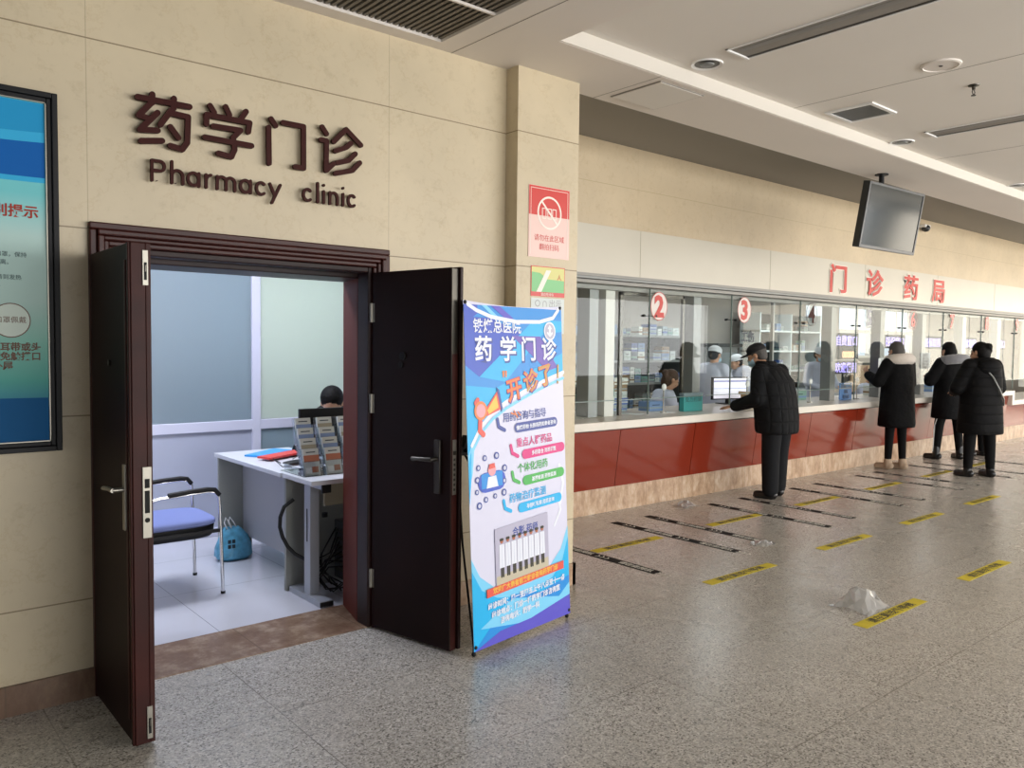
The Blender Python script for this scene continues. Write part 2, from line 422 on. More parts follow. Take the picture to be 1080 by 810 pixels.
def tag(o, label=None, cat=None, group=None, kind=None):
    if label: o['label'] = label
    if cat: o['category'] = cat
    if group: o['group'] = group
    if kind: o['kind'] = kind
    return o
def thing(name, label, cat, loc=(0,0,0), rz=0, group=None):
    o = bpy.data.objects.new(name, None); COL.objects.link(o); o.location = loc; o.rotation_euler = (0, 0, rz)
    o.empty_display_size = .1
    return tag(o, label, cat, group)
def struct(o): return tag(o, kind='structure')
def copy_tree(o, parent=None):
    c = o.copy(); COL.objects.link(c); c.parent = parent
    for ch in list(o.children): copy_tree(ch, c)
    return c
def solid(mb, name, mat, voxel, smooth_it=4, parent=None, local=True, fuzz=0):
    """union of overlapping shapes grown into one continuous smooth surface"""
    me = mb.mesh('tmp'); o = bpy.data.objects.new('tmp', me); COL.objects.link(o)
    r = o.modifiers.new('r', 'REMESH'); r.mode = 'VOXEL'; r.voxel_size = voxel
    if smooth_it: k = o.modifiers.new('s', 'SMOOTH'); k.iterations = smooth_it; k.factor = .5
    bpy.context.view_layer.update()
    dg = bpy.context.evaluated_depsgraph_get()
    n = bpy.data.meshes.new_from_object(o.evaluated_get(dg)); bpy.data.objects.remove(o)
    if fuzz:
        rr = random.Random(3)
        for v in n.vertices: v.co += v.normal*rr.uniform(-fuzz, fuzz)
    n.materials.clear(); n.materials.append(MT[mat])
    n.polygons.foreach_set('use_smooth', [True]*len(n.polygons)); n.polygons.foreach_set('material_index', [0]*len(n.polygons))
    q = bpy.data.objects.new(name, n); COL.objects.link(q)
    if parent is not None: adopt(q, parent, local)
    return q
def FR(o, x, y):
    """frame at o with local x and y axes"""
    x = Vector(x).normalized(); y = Vector(y); z = x.cross(y).normalized(); y = z.cross(x)
    return Matrix(((x.x, y.x, z.x, o[0]), (x.y, y.y, z.y, o[1]), (x.z, y.z, z.z, o[2]), (0, 0, 0, 1)))
def WALLF(x, y, z): return FR((x, y, z), (1, 0, 0), (0, 0, 1))     # faces -Y
def FLOORF(x, y, z, a=0): return FR((x, y, z), (math.cos(a), math.sin(a), 0), (-math.sin(a), math.cos(a), 0))

YL, YP, YC, YG = 3.82, 3.71, 5.15, 5.30
XE = 25.0
# ------------------------------------------------------------------ the shell
struct(MB().box(-3, XE, -6.5, YL, -.2, 0).box(3.657, XE, YL, 5.3, -.2, 0).build('floor', 'terrazzo'))
b = MB(); b.box(-3, .93, YL, 4.24, 0, 3.6); b.prism([(2.215, YL), (3.16, YL), (3.16, 4.239), (2.3, 4.239)], Matrix.Identity(4), 3.6); b.prism([(.93, YL), (2.215, YL), (2.3, 4.239), (.93, 4.239)], Matrix.Translation((0, 0, 1.956)), 1.644)
struct(b.build('wall_left', 'wall'))
struct(MB().box(3.15, 3.657, YP, 4.24, 0, 3.6).box(3.56, 3.657, 4.24, 8.7, 0, 3.6).build('wall_pilaster', 'wall'))
b = MB(); b.box(-3, .85, YL-.018, YL+.01, 0, .125)
struct(b.build('baseboard_left', 'shaded_marble'))
b = MB(); b.box(2.32, 3.15, YL-.018, YL+.01, 0, .14)
struct(b.build('baseboard_right', 'plinth'))
b = MB(); b.box(3.135, 3.672, YP-.015, YP+.03, 0, .14); b.box(3.135, 3.165, YP-.015, YL, 0, .14); b.box(3.645, 3.672, YP-.015, YC-.01, 0, .14)
struct(b.build('baseboard_pilaster', 'plinth'))
# ceilings
b = MB()
b.use('ceil_low').box(2.60, 3.07, -6.5, 3.86, 3.2, 3.6).box(3.07, XE, 3.28, 3.86, 3.2, 3.6).box(-3, 2.6, 3.72, 3.83, 3.2, 3.6)
struct(b.build('ceiling_soffit'))
b = MB(); b.box(3.07, XE, -6.5, 3.28, 3.29, 3.5)
struct(b.build('ceiling', 'ceil'))
struct(MB().box(3.07, XE, 3.268, 3.2805, 3.202, 3.291).build('trim_cove', 'step'))
b = MB(); b.box(2.737, 2.741, -2, YL, 3.1985, 3.2001); b.box(3.93, 3.934, 3.28, 3.86, 3.1988, 3.2001)
for k in range(8): b.box(5.4+2.4*k, 5.404+2.4*k, -2, 3.27, 3.2888, 3.2901)
struct(b.build('trim_ceiling_joint', M('joint_grey', '#8d867c', .8)))
# slatted grille over the lower ceiling
b = MB(); b.use('black').box(-3, 2.6, -6.5, 3.72, 3.36, 3.5)
b.use('slat')if 0 else None
MT['slat'] = M('ceiling_slat', '#6f685d', .6)
b.use('slat')
x = -1.2
while x < 2.59:
    b.box(x, x+.018, -1.5, 3.72, 3.215, 3.29); x += .036
b.use('ceil_low').box(-1.2, 2.6, 3.245, 3.258, 3.203, 3.216).box(-1.2, 2.6, 2.05, 2.063, 3.203, 3.216)
struct(b.build('ceiling_slats'))
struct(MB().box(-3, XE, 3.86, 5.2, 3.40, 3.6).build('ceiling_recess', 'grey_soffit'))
struct(MB().box(3.657, XE, 3.861, 3.93, 3.33, 3.40).build('trim_recess_shade', 'black'))  # solid black strip painting in the shade of a deeper slot
struct(MB().box(3.657, XE, 4.02, 4.03, 3.385, 3.401).build('trim_recess_line', 'step'))
# upper pharmacy wall and white fascia
b = MB(); b.use('wall2').box(3.5, XE, YC+.0, YG+.1, 2.635, 3.5)
b.use('fascia').box(3.5, XE, YC-.015, YG+.1, 2.2, 2.637)
struct(b.build('wall_back'))
b = MB(); b.use('alu').box(3.6, XE, YC-.02, YG+.02, 2.175, 2.2); b.use('grey_post').box(3.6, XE, YC+.0, YG+.06, 2.155, 2.176); b.use('alu').box(3.6, XE, YC+.04, YG+.06, 2.12, 2.15)
struct(b.build('trim_fascia_rail'))
b = MB()
for k in range(9): b.box(5.9+2.2*k, 5.904+2.2*k, YC-.017, YC-.014, 2.2, 2.635)
struct(b.build('trim_fascia_joint', M('fascia_joint', '#aba48f', .6)))
# far shell of the hall: windows behind the viewer and at the hall's end
def window_wall(name, idx, axis, at, a0, a1, z0, z1, n, sgn):
    """wall pierced by n windows; axis 'x': runs along x at y=at"""
    b = MB(); f = MB(); w = (a1-a0)/n; pier = .35
    def bx(mb, p, q, zz0, zz1, t0, t1):
        if axis == 'x': mb.box(p, q, at+t0, at+t1, zz0, zz1)
        else: mb.box(at+t0, at+t1, p, q, zz0, zz1)
    bx(b, a0, a1, 0, z0, 0, .3*sgn) if sgn > 0 else bx(b, a0, a1, 0, z0, -.3, 0)
    t0, t1 = (0, .3) if sgn > 0 else (-.3, 0)
    bx(b, a0, a1, z1, 3.6, t0, t1)
    for i in range(n+1):
        bx(b, max(a0, a0+i*w-pier/2), min(a1, a0+i*w+pier/2), z0, z1, t0, t1)
    for i in range(n):
        p, q = a0+i*w+pier/2, a0+(i+1)*w-pier/2
        for c in (p+.02, (p+q)/2, q-.02): bx(f, c-.025, c+.025, z0, z1, .1*sgn if sgn > 0 else -.15, .15 if sgn > 0 else -.1)
        for zz in (z0+.02, z0+(z1-z0)*.65, z1-.02): bx(f, p, q, zz-.025, zz+.025, .1 if sgn > 0 else -.15, .15 if sgn > 0 else -.1)
    struct(b.build(name, 'office_wall')); o = f.build('window_%d' % idx, 'white_post'); struct(o)
window_wall('wall_front', 20, 'x', -6.5, -3.0, XE, .5, 2.95, 10, -1)
window_wall('wall_right', 21, 'y', XE, -6.5, 5.3, .3, 3.0, 4, 1)
struct(MB().box(-3.2, -3, -6.8, 4.2, 0, 3.6).build('wall_side', 'office_wall'))

# ------------------------------------------------------------------ door frame and leaves
b = MB(); b.use('dark_wood')
def architrave(mb, x0, x1, z1):
    steps = [(0, .030, .030), (.030, .055, .045), (.055, .075, .032), (.075, .098, .022)]
    for a, c, d in steps:   # outer to inner
        mb.box(x0+a, x0+c, YL-d, YL+.01, 0, z1-c+.0)
        mb.box(x1-c, x1-a, YL-d, YL+.01, 0, z1-c+.0)
        mb.box(x0+a, x1-a, YL-d, YL+.01, z1-c, z1-a)
b.use('wood'); architrave(b, .85, 2.325, 2.052)
b.use('dark_wood').box(.93, .965, YL, 3.93, 0, 1.955).box(2.205, 2.228, YL-.005, 3.93, 0, 1.955).box(.93, 2.228, YL, 3.93, 1.925, 1.955)
b.use('reveal').box(.93, .95, 3.93, 4.24, 0, 1.93).prism([(2.205, 3.93), (2.285, 4.24), (2.33, 4.24), (2.26, 3.93)], Matrix.Identity(4), 1.93)
b.use('dark_wood').box(.93, 2.29, 3.93, 4.24, 1.90, 1.95)
struct(b.build('trim_door_frame', bevel=.006))
struct(MB().box(.93, 2.215, YL, 4.245, -.05, .004).box(2.2, 2.29, 3.93, 4.245, -.05, .0035).build('trim_threshold', 'brown_marble'))

def lock_side(mb_parent, fr, name='lock_plate'): pass
# left leaf, swung out square to the wall
d1 = thing('door_1', None, None, (.9, 3.80, 0)); tag(d1, kind='structure')
b = MB(); b.use('leaf_dark').box(.853, .905, 3.205, 3.80, .012, 1.912)
b.use('leaf_edge').box(.905, .925, 3.2, 3.80, .012, 1.912).box(.853, .905, 3.2, 3.206, .012, 1.912)
b.build('door_leaf', None, d1, bevel=.004)
b = MB(); b.use('leaf_edge')
for yy, z0, z1 in ((3.205, .012, 1.912), (3.245, .1, 1.85)): b.box(.845, .854, yy, yy+.022, z0, z1)
b.build('edge_moulding', None, d1, bevel=.003)
b = MB(); b.use('steel').box(.886, .918, 3.194, 3.2, .805, 1.075)
b.use('black').box(.893, .911, 3.1925, 3.1945, .995, 1.03).box(.893, .911, 3.1925, 3.1945, .90, .985)
b.cyl((.902, 3.1925, .873), (.902, 3.1945, .873), .0095)
b.build('lock_plate', None, d1, bevel=.001)
for z0, z1 in ((1.755, 1.885), (.03, .155)):
    b = MB(); b.use('steel').box(.894, .914, 3.195, 3.2, z0, z1); b.use('black').box(.899, .909, 3.1935, 3.1955, z0+.02, z1-.045); b.use('darksteel').box(.901, .907, 3.190, 3.1955, z0+.05, z0+.075)
    b.build('flush_bolt', None, d1, bevel=.0008)
b = MB(); b.use('steel').box(.838, .846, 3.255, 3.285, .83, 1.08).cyl((.84, 3.27, .985), (.80, 3.27, .985), .009)
b.tube([(.80, 3.265, .985), (.797, 3.33, .985), (.797, 3.39, .978)], .009)
b.build('door_handle', None, d1, smooth=40)
MB().use('darksteel').cyl((.853, 3.5, 1.46), (.846, 3.5, 1.46), .012).build('peephole', None, d1)
b = MB()
for z in (.277, 1.226, 1.72): b.cyl((.885, 3.803, z-.05), (.885, 3.803, z+.05), .008)
b.build('hinge', 'steel', d1)
# right leaf, opened past square
ang = math.atan2(3.245-3.82, 2.33-2.215)
d2 = thing('door_2', None, None, (2.222, 3.80, 0)); tag(d2, kind='structure')
F2 = Matrix.Translation((2.222, 3.803, 0)) @ Matrix.Rotation(ang, 4, 'Z')     # local x along the leaf, -y is the inner face
def lb(mb, *a): mb.box(*a, mat=F2)
b = MB(); b.use('leaf_dark'); lb(b, 0, .575, -.0, .05, .012, 1.925); b.use('dark_wood'); lb(b, .03, .592, .05, .07, .012, 1.93)
b.build('door_leaf', None, d2, bevel=.004)
b = MB(); b.use('darksteel'); lb(b, .574, .5775, .003, .047, .012, 1.92); b.use('leaf_edge'); lb(b, .577, .579, .006, .044, .012, 1.5)
b.build('edge_strip', None, d2)
b = MB(); b.use('steel'); lb(b, .578, .582, .012, .038, .80, 1.075); b.use('darksteel'); lb(b, .581, .590, .016, .034, 1.0, 1.02)
for k in range(7): lb(b, .5815, .5835, .018, .030, .82+.025*k, .832+.025*k)
b.build('lock_plate', None, d2)
b = MB(); b.use('darksteel'); lb(b, .475, .515, -.012, 0, .80, 1.07)
F = F2
def fp(x, y, z): return F2 @ Vector((x, y, z))
b.tube([fp(.495, -.01, .975), fp(.495, -.055, .975), fp(.40, -.058, .972), fp(.36, -.05, .968)], [.011, .011, .010, .012], 12)
b.build('door_handle', None, d2, smooth=40, bevel=.002)
b = MB(); b.use('black').cyl(fp(.24, -.001, 1.485), fp(.24, -.01, 1.485), .02); b.cyl(fp(.225, -.001, 1.44), fp(.225, -.008, 1.44), .016)
b.build('peephole', None, d2, smooth=40)
for z in (.277, 1.226, 1.711):
    b = MB(); b.use('steel'); b.cyl(fp(.0, -.006, z-.05), fp(.0, -.006, z+.05), .009, 12); lb(b, .0, .02, -.003, .001, z-.05, z+.05); b.build('hinge', None, d2, smooth=40)

# ------------------------------------------------------------------ wall sign, cut-out characters
YAO = [[(1.048, 2.607), (1.269, 2.607)], [(1.109, 2.63), (1.107, 2.593)], [(1.201, 2.63), (1.199, 2.587)], [(1.102, 2.589), (1.052, 2.529), (1.083, 2.524)], [(1.13, 2.554), (1.056, 2.468), (1.13, 2.477)], [(1.061, 2.42), (1.148, 2.435)], [(1.187, 2.574), (1.142, 2.505)], [(1.183, 2.564), (1.262, 2.56), (1.257, 2.445), (1.235, 2.411), (1.183, 2.419)], [(1.184, 2.502), (1.218, 2.46)]]
XUE = [[(1.362, 2.63), (1.38, 2.604)], [(1.434, 2.639), (1.451, 2.606)], [(1.531, 2.636), (1.507, 2.598)], [(1.344, 2.545), (1.346, 2.587), (1.548, 2.586), (1.541, 2.543)], [(1.376, 2.540), (1.503, 2.543), (1.468, 2.503), (1.475, 2.45), (1.459, 2.413), (1.398, 2.42)], [(1.336, 2.483), (1.556, 2.48)]]
MEN = [[(1.655, 2.625), (1.677, 2.597)], [(1.642, 2.582), (1.644, 2.412)], [(1.715, 2.618), (1.823, 2.618), (1.823, 2.414), (1.778, 2.415)]]
ZHEN = [[(1.924, 2.635), (1.948, 2.605)], [(1.917, 2.57), (1.948, 2.569), (1.946, 2.421), (1.986, 2.46)], [(1.988, 2.572), (2.058, 2.646), (2.144, 2.58)], [(2.086, 2.58), (2.058, 2.554), (1.998, 2.527)], [(2.111, 2.53), (2.072, 2.49), (2.009, 2.469)], [(2.137, 2.488), (2.094, 2.442), (1.998, 2.414)]]
WF = WALLF(0, YL-.018, 0)
for ch, st, ln in (('药', YAO, 'first'), ('学', XUE, 'second'), ('门', MEN, 'third'), ('诊', ZHEN, 'fourth')):
    b = MB()
    for s_ in st: b.stroke(s_, .0125, WF, .016, 10)
    b.use('sign_brown')
    b.m = [0]*len(b.m)
    for s_ in st[:3]: b.cyl((s_[0][0], YL-.02, s_[0][1]), (s_[0][0], YL+.005, s_[0][1]), .003, 6)
    o = b.build('sign_character', None); tag(o, 'dark brown raised character %s, %s of four on the beige wall above the door' % (ch, ln), 'sign', 'large characters of the clinic sign')
def arc(cx, cy, rx, ry, a0, a1, n=12): return [(cx+rx*math.cos(R(a0+(a1-a0)*i/n)), cy+ry*math.sin(R(a0+(a1-a0)*i/n))) for i in range(n+1)]
XH, CH = .070, .100
def latin(c, x, w):
    q = .0065; l, r_, t, b0 = x+q, x+w-q, XH-q, q
    bowl = lambda: [arc((l+r_)/2, XH/2, (r_-l)/2, XH/2-q, 0, 360, 20)]
    if c == 'P': return [[(l, b0), (l, CH-q)], [(l, CH-q), (r_-.02, CH-q)] + arc(r_-.02, CH*.72, .02, CH*.28-q, 90, -90)[1:] + [(l, CH*.44+q)]]
    if c == 'h': return [[(l, b0), (l, CH)], [(l, XH*.55)] + arc((l+r_)/2, XH*.55, (r_-l)/2, XH*.45-q, 180, 0) + [(r_, b0)]]
    if c == 'n': return [[(l, b0), (l, t)], [(l, XH*.55)] + arc((l+r_)/2, XH*.55, (r_-l)/2, XH*.45-q, 180, 0) + [(r_, b0)]]
    if c == 'm':
        mi = (l+r_)/2; h = (mi-l)/2
        return [[(l, b0), (l, t)], arc(l+h, XH*.6, h, XH*.4-q, 180, 0) + [(mi, b0)], arc(mi+h, XH*.6, h, XH*.4-q, 180, 0) + [(r_, b0)]]
    if c == 'a': return bowl() + [[(r_, t), (r_, b0)]]
    if c == 'r': return [[(l, b0), (l, t)], [(l, XH*.55)] + arc(r_, XH*.5, r_-l, XH*.5-q, 180, 95)]
    if c == 'c': return [arc((l+r_)/2+.003, XH/2, (r_-l)/2, XH/2-q, 48, 312, 16)]
    if c == 'y': return [[(l, t), ((l+r_)/2, .006)], [(r_, t), (l+.010, -.026)]]
    if c == 'l': return [[(x+w/2, b0), (x+w/2, CH)]]
    if c == 'i': return [[(x+w/2, b0), (x+w/2, t)], [(x+w/2, CH-.006), (x+w/2, CH-.0055)]]
lets = [('P', 1.097, .066), ('h', 1.182, .060), ('a', 1.252, .062), ('r', 1.334, .036), ('m', 1.385, .095), ('a', 1.494, .062), ('c', 1.570, .058), ('y', 1.640, .066),
        ('c', 1.811, .058), ('l', 1.888, .02), ('i', 1.921, .02), ('n', 1.959, .054), ('i', 2.030, .02), ('c', 2.060, .056)]
WL = WALLF(0, YL-.022, 2.250)
seen = {}
word1 = ['capital P opening the word Pharmacy', 'letter h after the capital P', 'letter a before the r', 'letter r', 'wide letter m', 'letter a between the m and the c', 'letter c before the y', 'letter y ending the word Pharmacy',
         'letter c opening the word clinic', 'tall letter l', 'letter i before the n', 'letter n', 'letter i after the n', 'letter c ending the word clinic']
for i, (c, x, w) in enumerate(lets):
    b = MB(); b.use('sign_brown')
    for s_ in latin(c, x, w): b.stroke(s_, .0068, WL, .014, 8)
    b.cyl((x+w/2, YL-.02, 2.26), (x+w/2, YL+.005, 2.26), .002, 6)
    o = b.build('sign_letter', None)
    tag(o, 'small brown raised %s' % word1[i], 'letter', 'letters of Pharmacy clinic')
# red characters on the fascia
for ch, x, ln in (('门', 9.60, 'first'), ('诊', 10.55, 'second'), ('药', 11.62, 'third'), ('局', 12.53, 'fourth')):
    b = MB(); WFs = WALLF(x, YC-.018, 2.275)
    b.use('sign_edge').text(ch, .36, WFs, .004, .018, sx=1.3)
    b.use('sign_red').text(ch, .36, WALLF(x, YC-.0225, 2.275), .006, .008, sx=1.3)
    tag(b.build('fascia_character'), 'red character %s with white edge, %s of four on the fascia over the counters' % (ch, ln), 'sign', 'red characters on the fascia')

# ------------------------------------------------------------------ light box on the wall
t = thing('light_box', 'tall dark-framed notice light box with blue and teal poster, beside the door', 'light box', (.3, YL, 1.09))
lx0, lx1, lz0, lz1 = -.24, .735, 1.088, 2.552
b = MB()
for a, c, d in ((0, .022, .045), (.022, .04, .035)):
    b.box(lx0+a, lx0+c, YL-d, YL, lz0+a, lz1-a).box(lx1-c, lx1-a, YL-d, YL, lz0+a, lz1-a)
    b.box(lx0+c, lx1-c, YL-d, YL, lz0+a, lz0+c).box(lx0+c, lx1-c, YL-d, YL, lz1-c, lz1-a)
b.build('frame', 'black_plastic', t, bevel=.003)
b = MB(); b.use('steel')
for (p, q, r_, s_) in ((lx0+.04, lx0+.044, lz0+.04, lz1-.04), (lx1-.044, lx1-.04, lz0+.04, lz1-.04), (lx0+.04, lx1-.04, lz0+.04, lz0+.044), (lx0+.04, lx1-.04, lz1-.044, lz1-.04)): b.box(p, q, YL-.032, YL-.01, r_, s_)
b.build('inner_trim', None, t)
def gradient(name, stops, z0, z1, emis):
    mt, n, o = nt(name); p = n.nodes.new('ShaderNodeBsdfPrincipled'); n.links.new(p.outputs[0], o.inputs[0])
    s_ = n.nodes.new('ShaderNodeSeparateXYZ'); n.links.new(coords(n, 'Position'), s_.inputs[0])
    f = math_(n, 'DIVIDE', math_(n, 'SUBTRACT', s_.outputs['Z'], z0), z1-z0)
    c = ramp(n, f, [(a, lin(h)) for a, h in stops]); n.links.new(c, p.inputs['Base Color']); n.links.new(c, p.inputs['Emission Color'])
    p.inputs['Emission Strength'].default_value = emis; p.inputs['Roughness'].default_value = .5; p.inputs['Specular IOR Level'].default_value = .2
    return mt
MT['lb_grad'] = gradient('light_box_print', [(0, '#07466e'), (.125, '#0b5580'), (.13, '#2b7490'), (.2, '#4f9a90'), (.3, '#7db3a4'), (.42, '#a9c3bb'), (.6, '#b0ccc6'), (.72, '#6fc0c4')], lz0, lz1, .10)
b = MB(); b.use('lb_grad').box(lx0+.044, lx1-.044, YL-.02, YL, lz0+.044, lz1-.044)
b.build('screen', None, t)
b = MB(); F = WALLF(0, YL-.0215, 0)
def curve_band(top, bot, n=16):
    xs = [lx0+.046+(lx1-lx0-.092)*i/n for i in range(n+1)]
    return [(x, top(x)) for x in xs] + [(x, bot(x)) for x in xs[::-1]]
b.use('s_top').prism(curve_band(lambda x: lz1-.046, lambda x: 2.38-.05*math.sin((x+.2)*2.5)), F, .0005)
b.use('s_mid').prism(curve_band(lambda x: 2.43-.05*math.sin((x+.2)*2.5), lambda x: 2.38-.05*math.sin((x+.2)*2.5)), F, .0008)
b.use('s_deep').prism(curve_band(lambda x: 2.39-.05*math.sin((x+.2)*2.5), lambda x: 2.23-.03*math.sin((x+.2)*2.2)), F, .001)
b.use('s_mid').prism(curve_band(lambda x: 2.235-.03*math.sin((x+.2)*2.2), lambda x: 2.215-.03*math.sin((x+.2)*2.2)), F, .0012)
b.use('s_navy').prism(curve_band(lambda x: 1.30+.01*math.sin(x*3), lambda x: lz0+.046), F, .001)
b.use('s_brown').cyl((.56, YL-.0215, 1.625), (.56, YL-.0225, 1.625), .070, 32); b.use('s_cream').cyl((.56, YL-.0215, 1.625), (.56, YL-.0235, 1.625), .066, 32)
F2_ = WALLF(0, YL-.0232, 0)
def line_text(mb, mat, s_, size, x, z, y, bold=0, al='RIGHT', d=.0006): mb.use(mat).text(s_, size, WALLF(x, y, z), d, bold, al)
line_text(b, 's_red', '特别提示', .054, .665, 2.045, YL-.022, .0012)
for k, s_ in enumerate(['请您就诊时全程佩戴口罩，保持', '一米距离。']): line_text(b, 's_ink', s_, .022, .62-.05*k, 1.882-.032*k, YL-.022)
for k, s_ in enumerate(['有发热咳嗽等症状的患者请到发热', '门诊就诊。']): line_text(b, 's_ink', s_, .022, .60-.06*k, 1.79-.030*k, YL-.022)
for k, s_ in enumerate(['请戴好口罩的耳带或头', '带压紧，避免触摸口', '罩外层']): line_text(b, 's_brown', s_, .036, .665-.10*(k == 2), 1.505-.038*k, YL-.022, .001)
line_text(b, 's_ink', '2021年  1月', .024, .45, 1.36, YL-.0225)
line_text(b, 's_brown', '口罩佩戴', .028, .615, 1.617, YL-.0238)
b.build('printed_notice', None, t)

# ------------------------------------------------------------------ posters on the pilaster
t = thing('prohibition_sign', 'red and pink notice with a crossed-out circle, on the beige pilaster', 'poster', (3.41, YP, 2.09))
b = MB(); b.use('poster_pink').box(3.24, 3.58, YP-.004, YP, 2.085, 2.517); b.build('sheet', None, t)
F = WALLF(0, YP-.0042, 0)
b = MB(); b.use('poster_red').prism([(3.242, 2.34), (3.578, 2.34), (3.578, 2.515), (3.242, 2.515)], F, .0004)
b.use('poster_cream')
for p in ([(3.255, 2.1), (3.258, 2.1), (3.258, 2.503), (3.255, 2.503)], [(3.562, 2.1), (3.565, 2.1), (3.565, 2.503), (3.562, 2.503)], [(3.255, 2.5), (3.565, 2.5), (3.565, 2.503), (3.255, 2.503)]): b.prism(p, F, .0008)
ring = arc(3.41, 2.36, .095, .095, 0, 360, 40)
b.stroke(ring, .006, F, .001, 6); b.stroke([(3.345, 2.425), (3.475, 2.295)], .006, F, .0012)
for dx in (-.045, 0, .04): b.stroke([(3.395+dx, 2.325), (3.395+dx, 2.385), (3.425+dx, 2.385), (3.425+dx, 2.325), (3.395+dx, 2.325)], .0025, F, .0009, 4)
b.use('poster_red'); b.text('请勿在此区域', .042, WALLF(3.41, YP-.0045, 2.19), .0005, .0, sx=1); b.text('翻拍扫码', .042, WALLF(3.41, YP-.0045, 2.135), .0005, 0)
b.build('printed_design', None, t)
t = thing('notice_sign', 'small green and yellow notice under the red one on the pilaster', 'notice', (3.41, YP, 1.85))
b = MB(); b.use('poster_red').box(3.265, 3.548, YP-.003, YP, 1.848, 2.032); b.build('sheet', None, t)
b = MB(); F = WALLF(0, YP-.0032, 0)
b.use('poster_yellow').prism([(3.27, 1.875), (3.543, 1.875), (3.543, 2.027), (3.27, 2.027)], F, .0003)
b.use('poster_green').prism([(3.27, 1.875), (3.543, 1.875), (3.543, 1.95), (3.40, 1.955), (3.34, 1.99), (3.27, 1.995)], F, .0006)
b.use('poster_cream').prism([(3.31, 1.875), (3.35, 1.875), (3.43, 2.01), (3.39, 2.01)], F, .001)
b.use('poster_red').text('人', .04, WALLF(3.50, YP-.0045, 1.955), .0003); b.use('poster_cream').text('请自觉排队', .022, WALLF(3.40, YP-.0035, 1.853), .0004)
b.build('printed_design', None, t)
t = thing('notice_sign', 'small white notice lowest on the pilaster, above the banner', 'notice', (3.41, YP, 1.7))
MB().use('paper').box(3.268, 3.546, YP-.003, YP, 1.62, 1.838).build('sheet', None, t)
b = MB(); b.use('desk_panel').text('○ ∩ 出示', .055, WALLF(3.41, YP-.0034, 1.785), .0004); b.build('printed_lettering', None, t)

# ------------------------------------------------------------------ X-banner
P0 = Vector((2.402, 3.118, .028)); UX = Vector((.986, .167, 0)).normalized(); NB = Vector((-.167, .986, 0)).normalized()
UY = (Vector((0, 0, 1)) + NB*.055).normalized()
BF = FR(P0, UX, UY)
t = thing('x_banner_stand', 'tall blue and white pharmacy clinic banner on a black cross stand', 'banner', (2.8, 3.3, 0))
BW, BH = .80, 1.742
def bxy(u, v, d=0): return BF @ Vector((u, v, d))
NSEG = 20
b = MB(); vs = []; fs = []
def sag(u, v):      # slight billow of the cloth
    return .012*math.sin(math.pi*u/BW)*(1-.6*abs(2*v/BH-1)) 
def edge_x(u, v): return u
gx, gy = 16, 30
for side in (0, -.0015):
    for j in range(gy+1):
        for i in range(gx+1):
            u, v = BW*i/gx, BH*j/gy
            top = .018*math.sin(math.pi*u/BW)*(v/BH)**8
            vs.append(bxy(u, v-top, side))
n1 = (gx+1)*(gy+1)
for j in range(gy):
    for i in range(gx):
        a = j*(gx+1)+i; fs.append((a, a+1, a+gx+2, a+gx+1)); fs.append((n1+a, n1+a+gx+1, n1+a+gx+2, n1+a+1))
b.use('b_lav')._add(vs, fs); b.build('banner_sheet', None, t)
pr = MB(); 
def P(mat, pts, h=1): pr.use(mat).prism(pts, BF @ Matrix.Translation((0, 0, .0004*h)), .0002)
def PS(mat, pts, r, h=1): pr.use(mat).stroke(pts, r, BF @ Matrix.Translation((0, 0, .0004*h)), .0001, 6)
def PT(mat, s_, size, u, v, h=2, bold=0, al='CENTER', rot=0, sx=1): pr.use(mat).text(s_, size, BF @ Matrix.Translation((u, v, .0004*h)) @ Matrix.Rotation(rot, 4, 'Z'), .0002, bold, al, sx)
T = BH-.02
# upper sky block bounded below by the swoosh
sw = [(0, .96), (.03, 1.03), (.10, 1.12), (.19, 1.185), (.30, 1.235), (.45, 1.285), (.62, 1.335), (.8, 1.38)]
P('b_cyan', [(0, T), (0, .96)] + sw[1:] + [(.8, T)], 1)
P('b_blue', [(0, T), (0, 1.32), (.22, 1.30), (.5, 1.38), (.8, 1.48), (.8, T)], 2)
P('b_royal', [(0, 1.66), (0, 1.42), (.10, 1.36), (.22, 1.42), (.45, 1.58), (.2, 1.66)], 3)
P('b_cyan', [(.10, 1.36), (.3, 1.33), (.62, 1.58), (.8, 1.60), (.8, 1.66), (.55, 1.66)], 4)
P('b_violet', [(.36, 1.57), (.60, 1.57), (.75, 1.40), (.66, 1.38)], 5)
P('b_royal', [(0, T), (.10, T), (.10, 1.68), (0, 1.62)], 6)
P('b_purple', [(.20, T), (.27, T), (.38, 1.66), (.31, 1.66)], 6)
P('b_sky', [(.13, T), (.17, T), (.25, 1.67), (.21, 1.67)], 6)
PS('b_white', [(.03, T), (.09, 1.695), (.2, 1.665), (.4, 1.645), (.6, 1.65), (.72, 1.675), (.77, T)], .010, 7)
PS('b_white', [(a, c-.010) for a, c in sw[1:]], .010, 4); PS('b_sky', [(a, c-.042) for a, c in sw[1:]], .008, 4)
P('b_sky', [(0, .80), (0, .97), (.05, 1.06), (.045, 1.0), (.03, .88)], 3)
P('b_cyan', [(0, .72), (0, .93), (.025, 1.0), (.02, .86)], 4)
PT('b_white', '铁煤总医院', .075, .25, 1.59, 8, .0012)
pr.use('b_white'); ce = bxy(.685, 1.60); nz = (BF.to_3x3() @ Vector((0, 0, 1)))
pr.tube([ce+nz*.004, ce+nz*.0045], .052, 32); pr.use('b_photo2').tube([ce+nz*.0045, ce+nz*.0049], .043, 32)
PS('b_white', [(.665, 1.59), (.685, 1.575), (.705, 1.59)], .006, 13); PS('b_white', [(.685, 1.58), (.685, 1.62)], .008, 13); PS('b_white', [(.672, 1.615), (.685, 1.63), (.698, 1.615)], .004, 13)
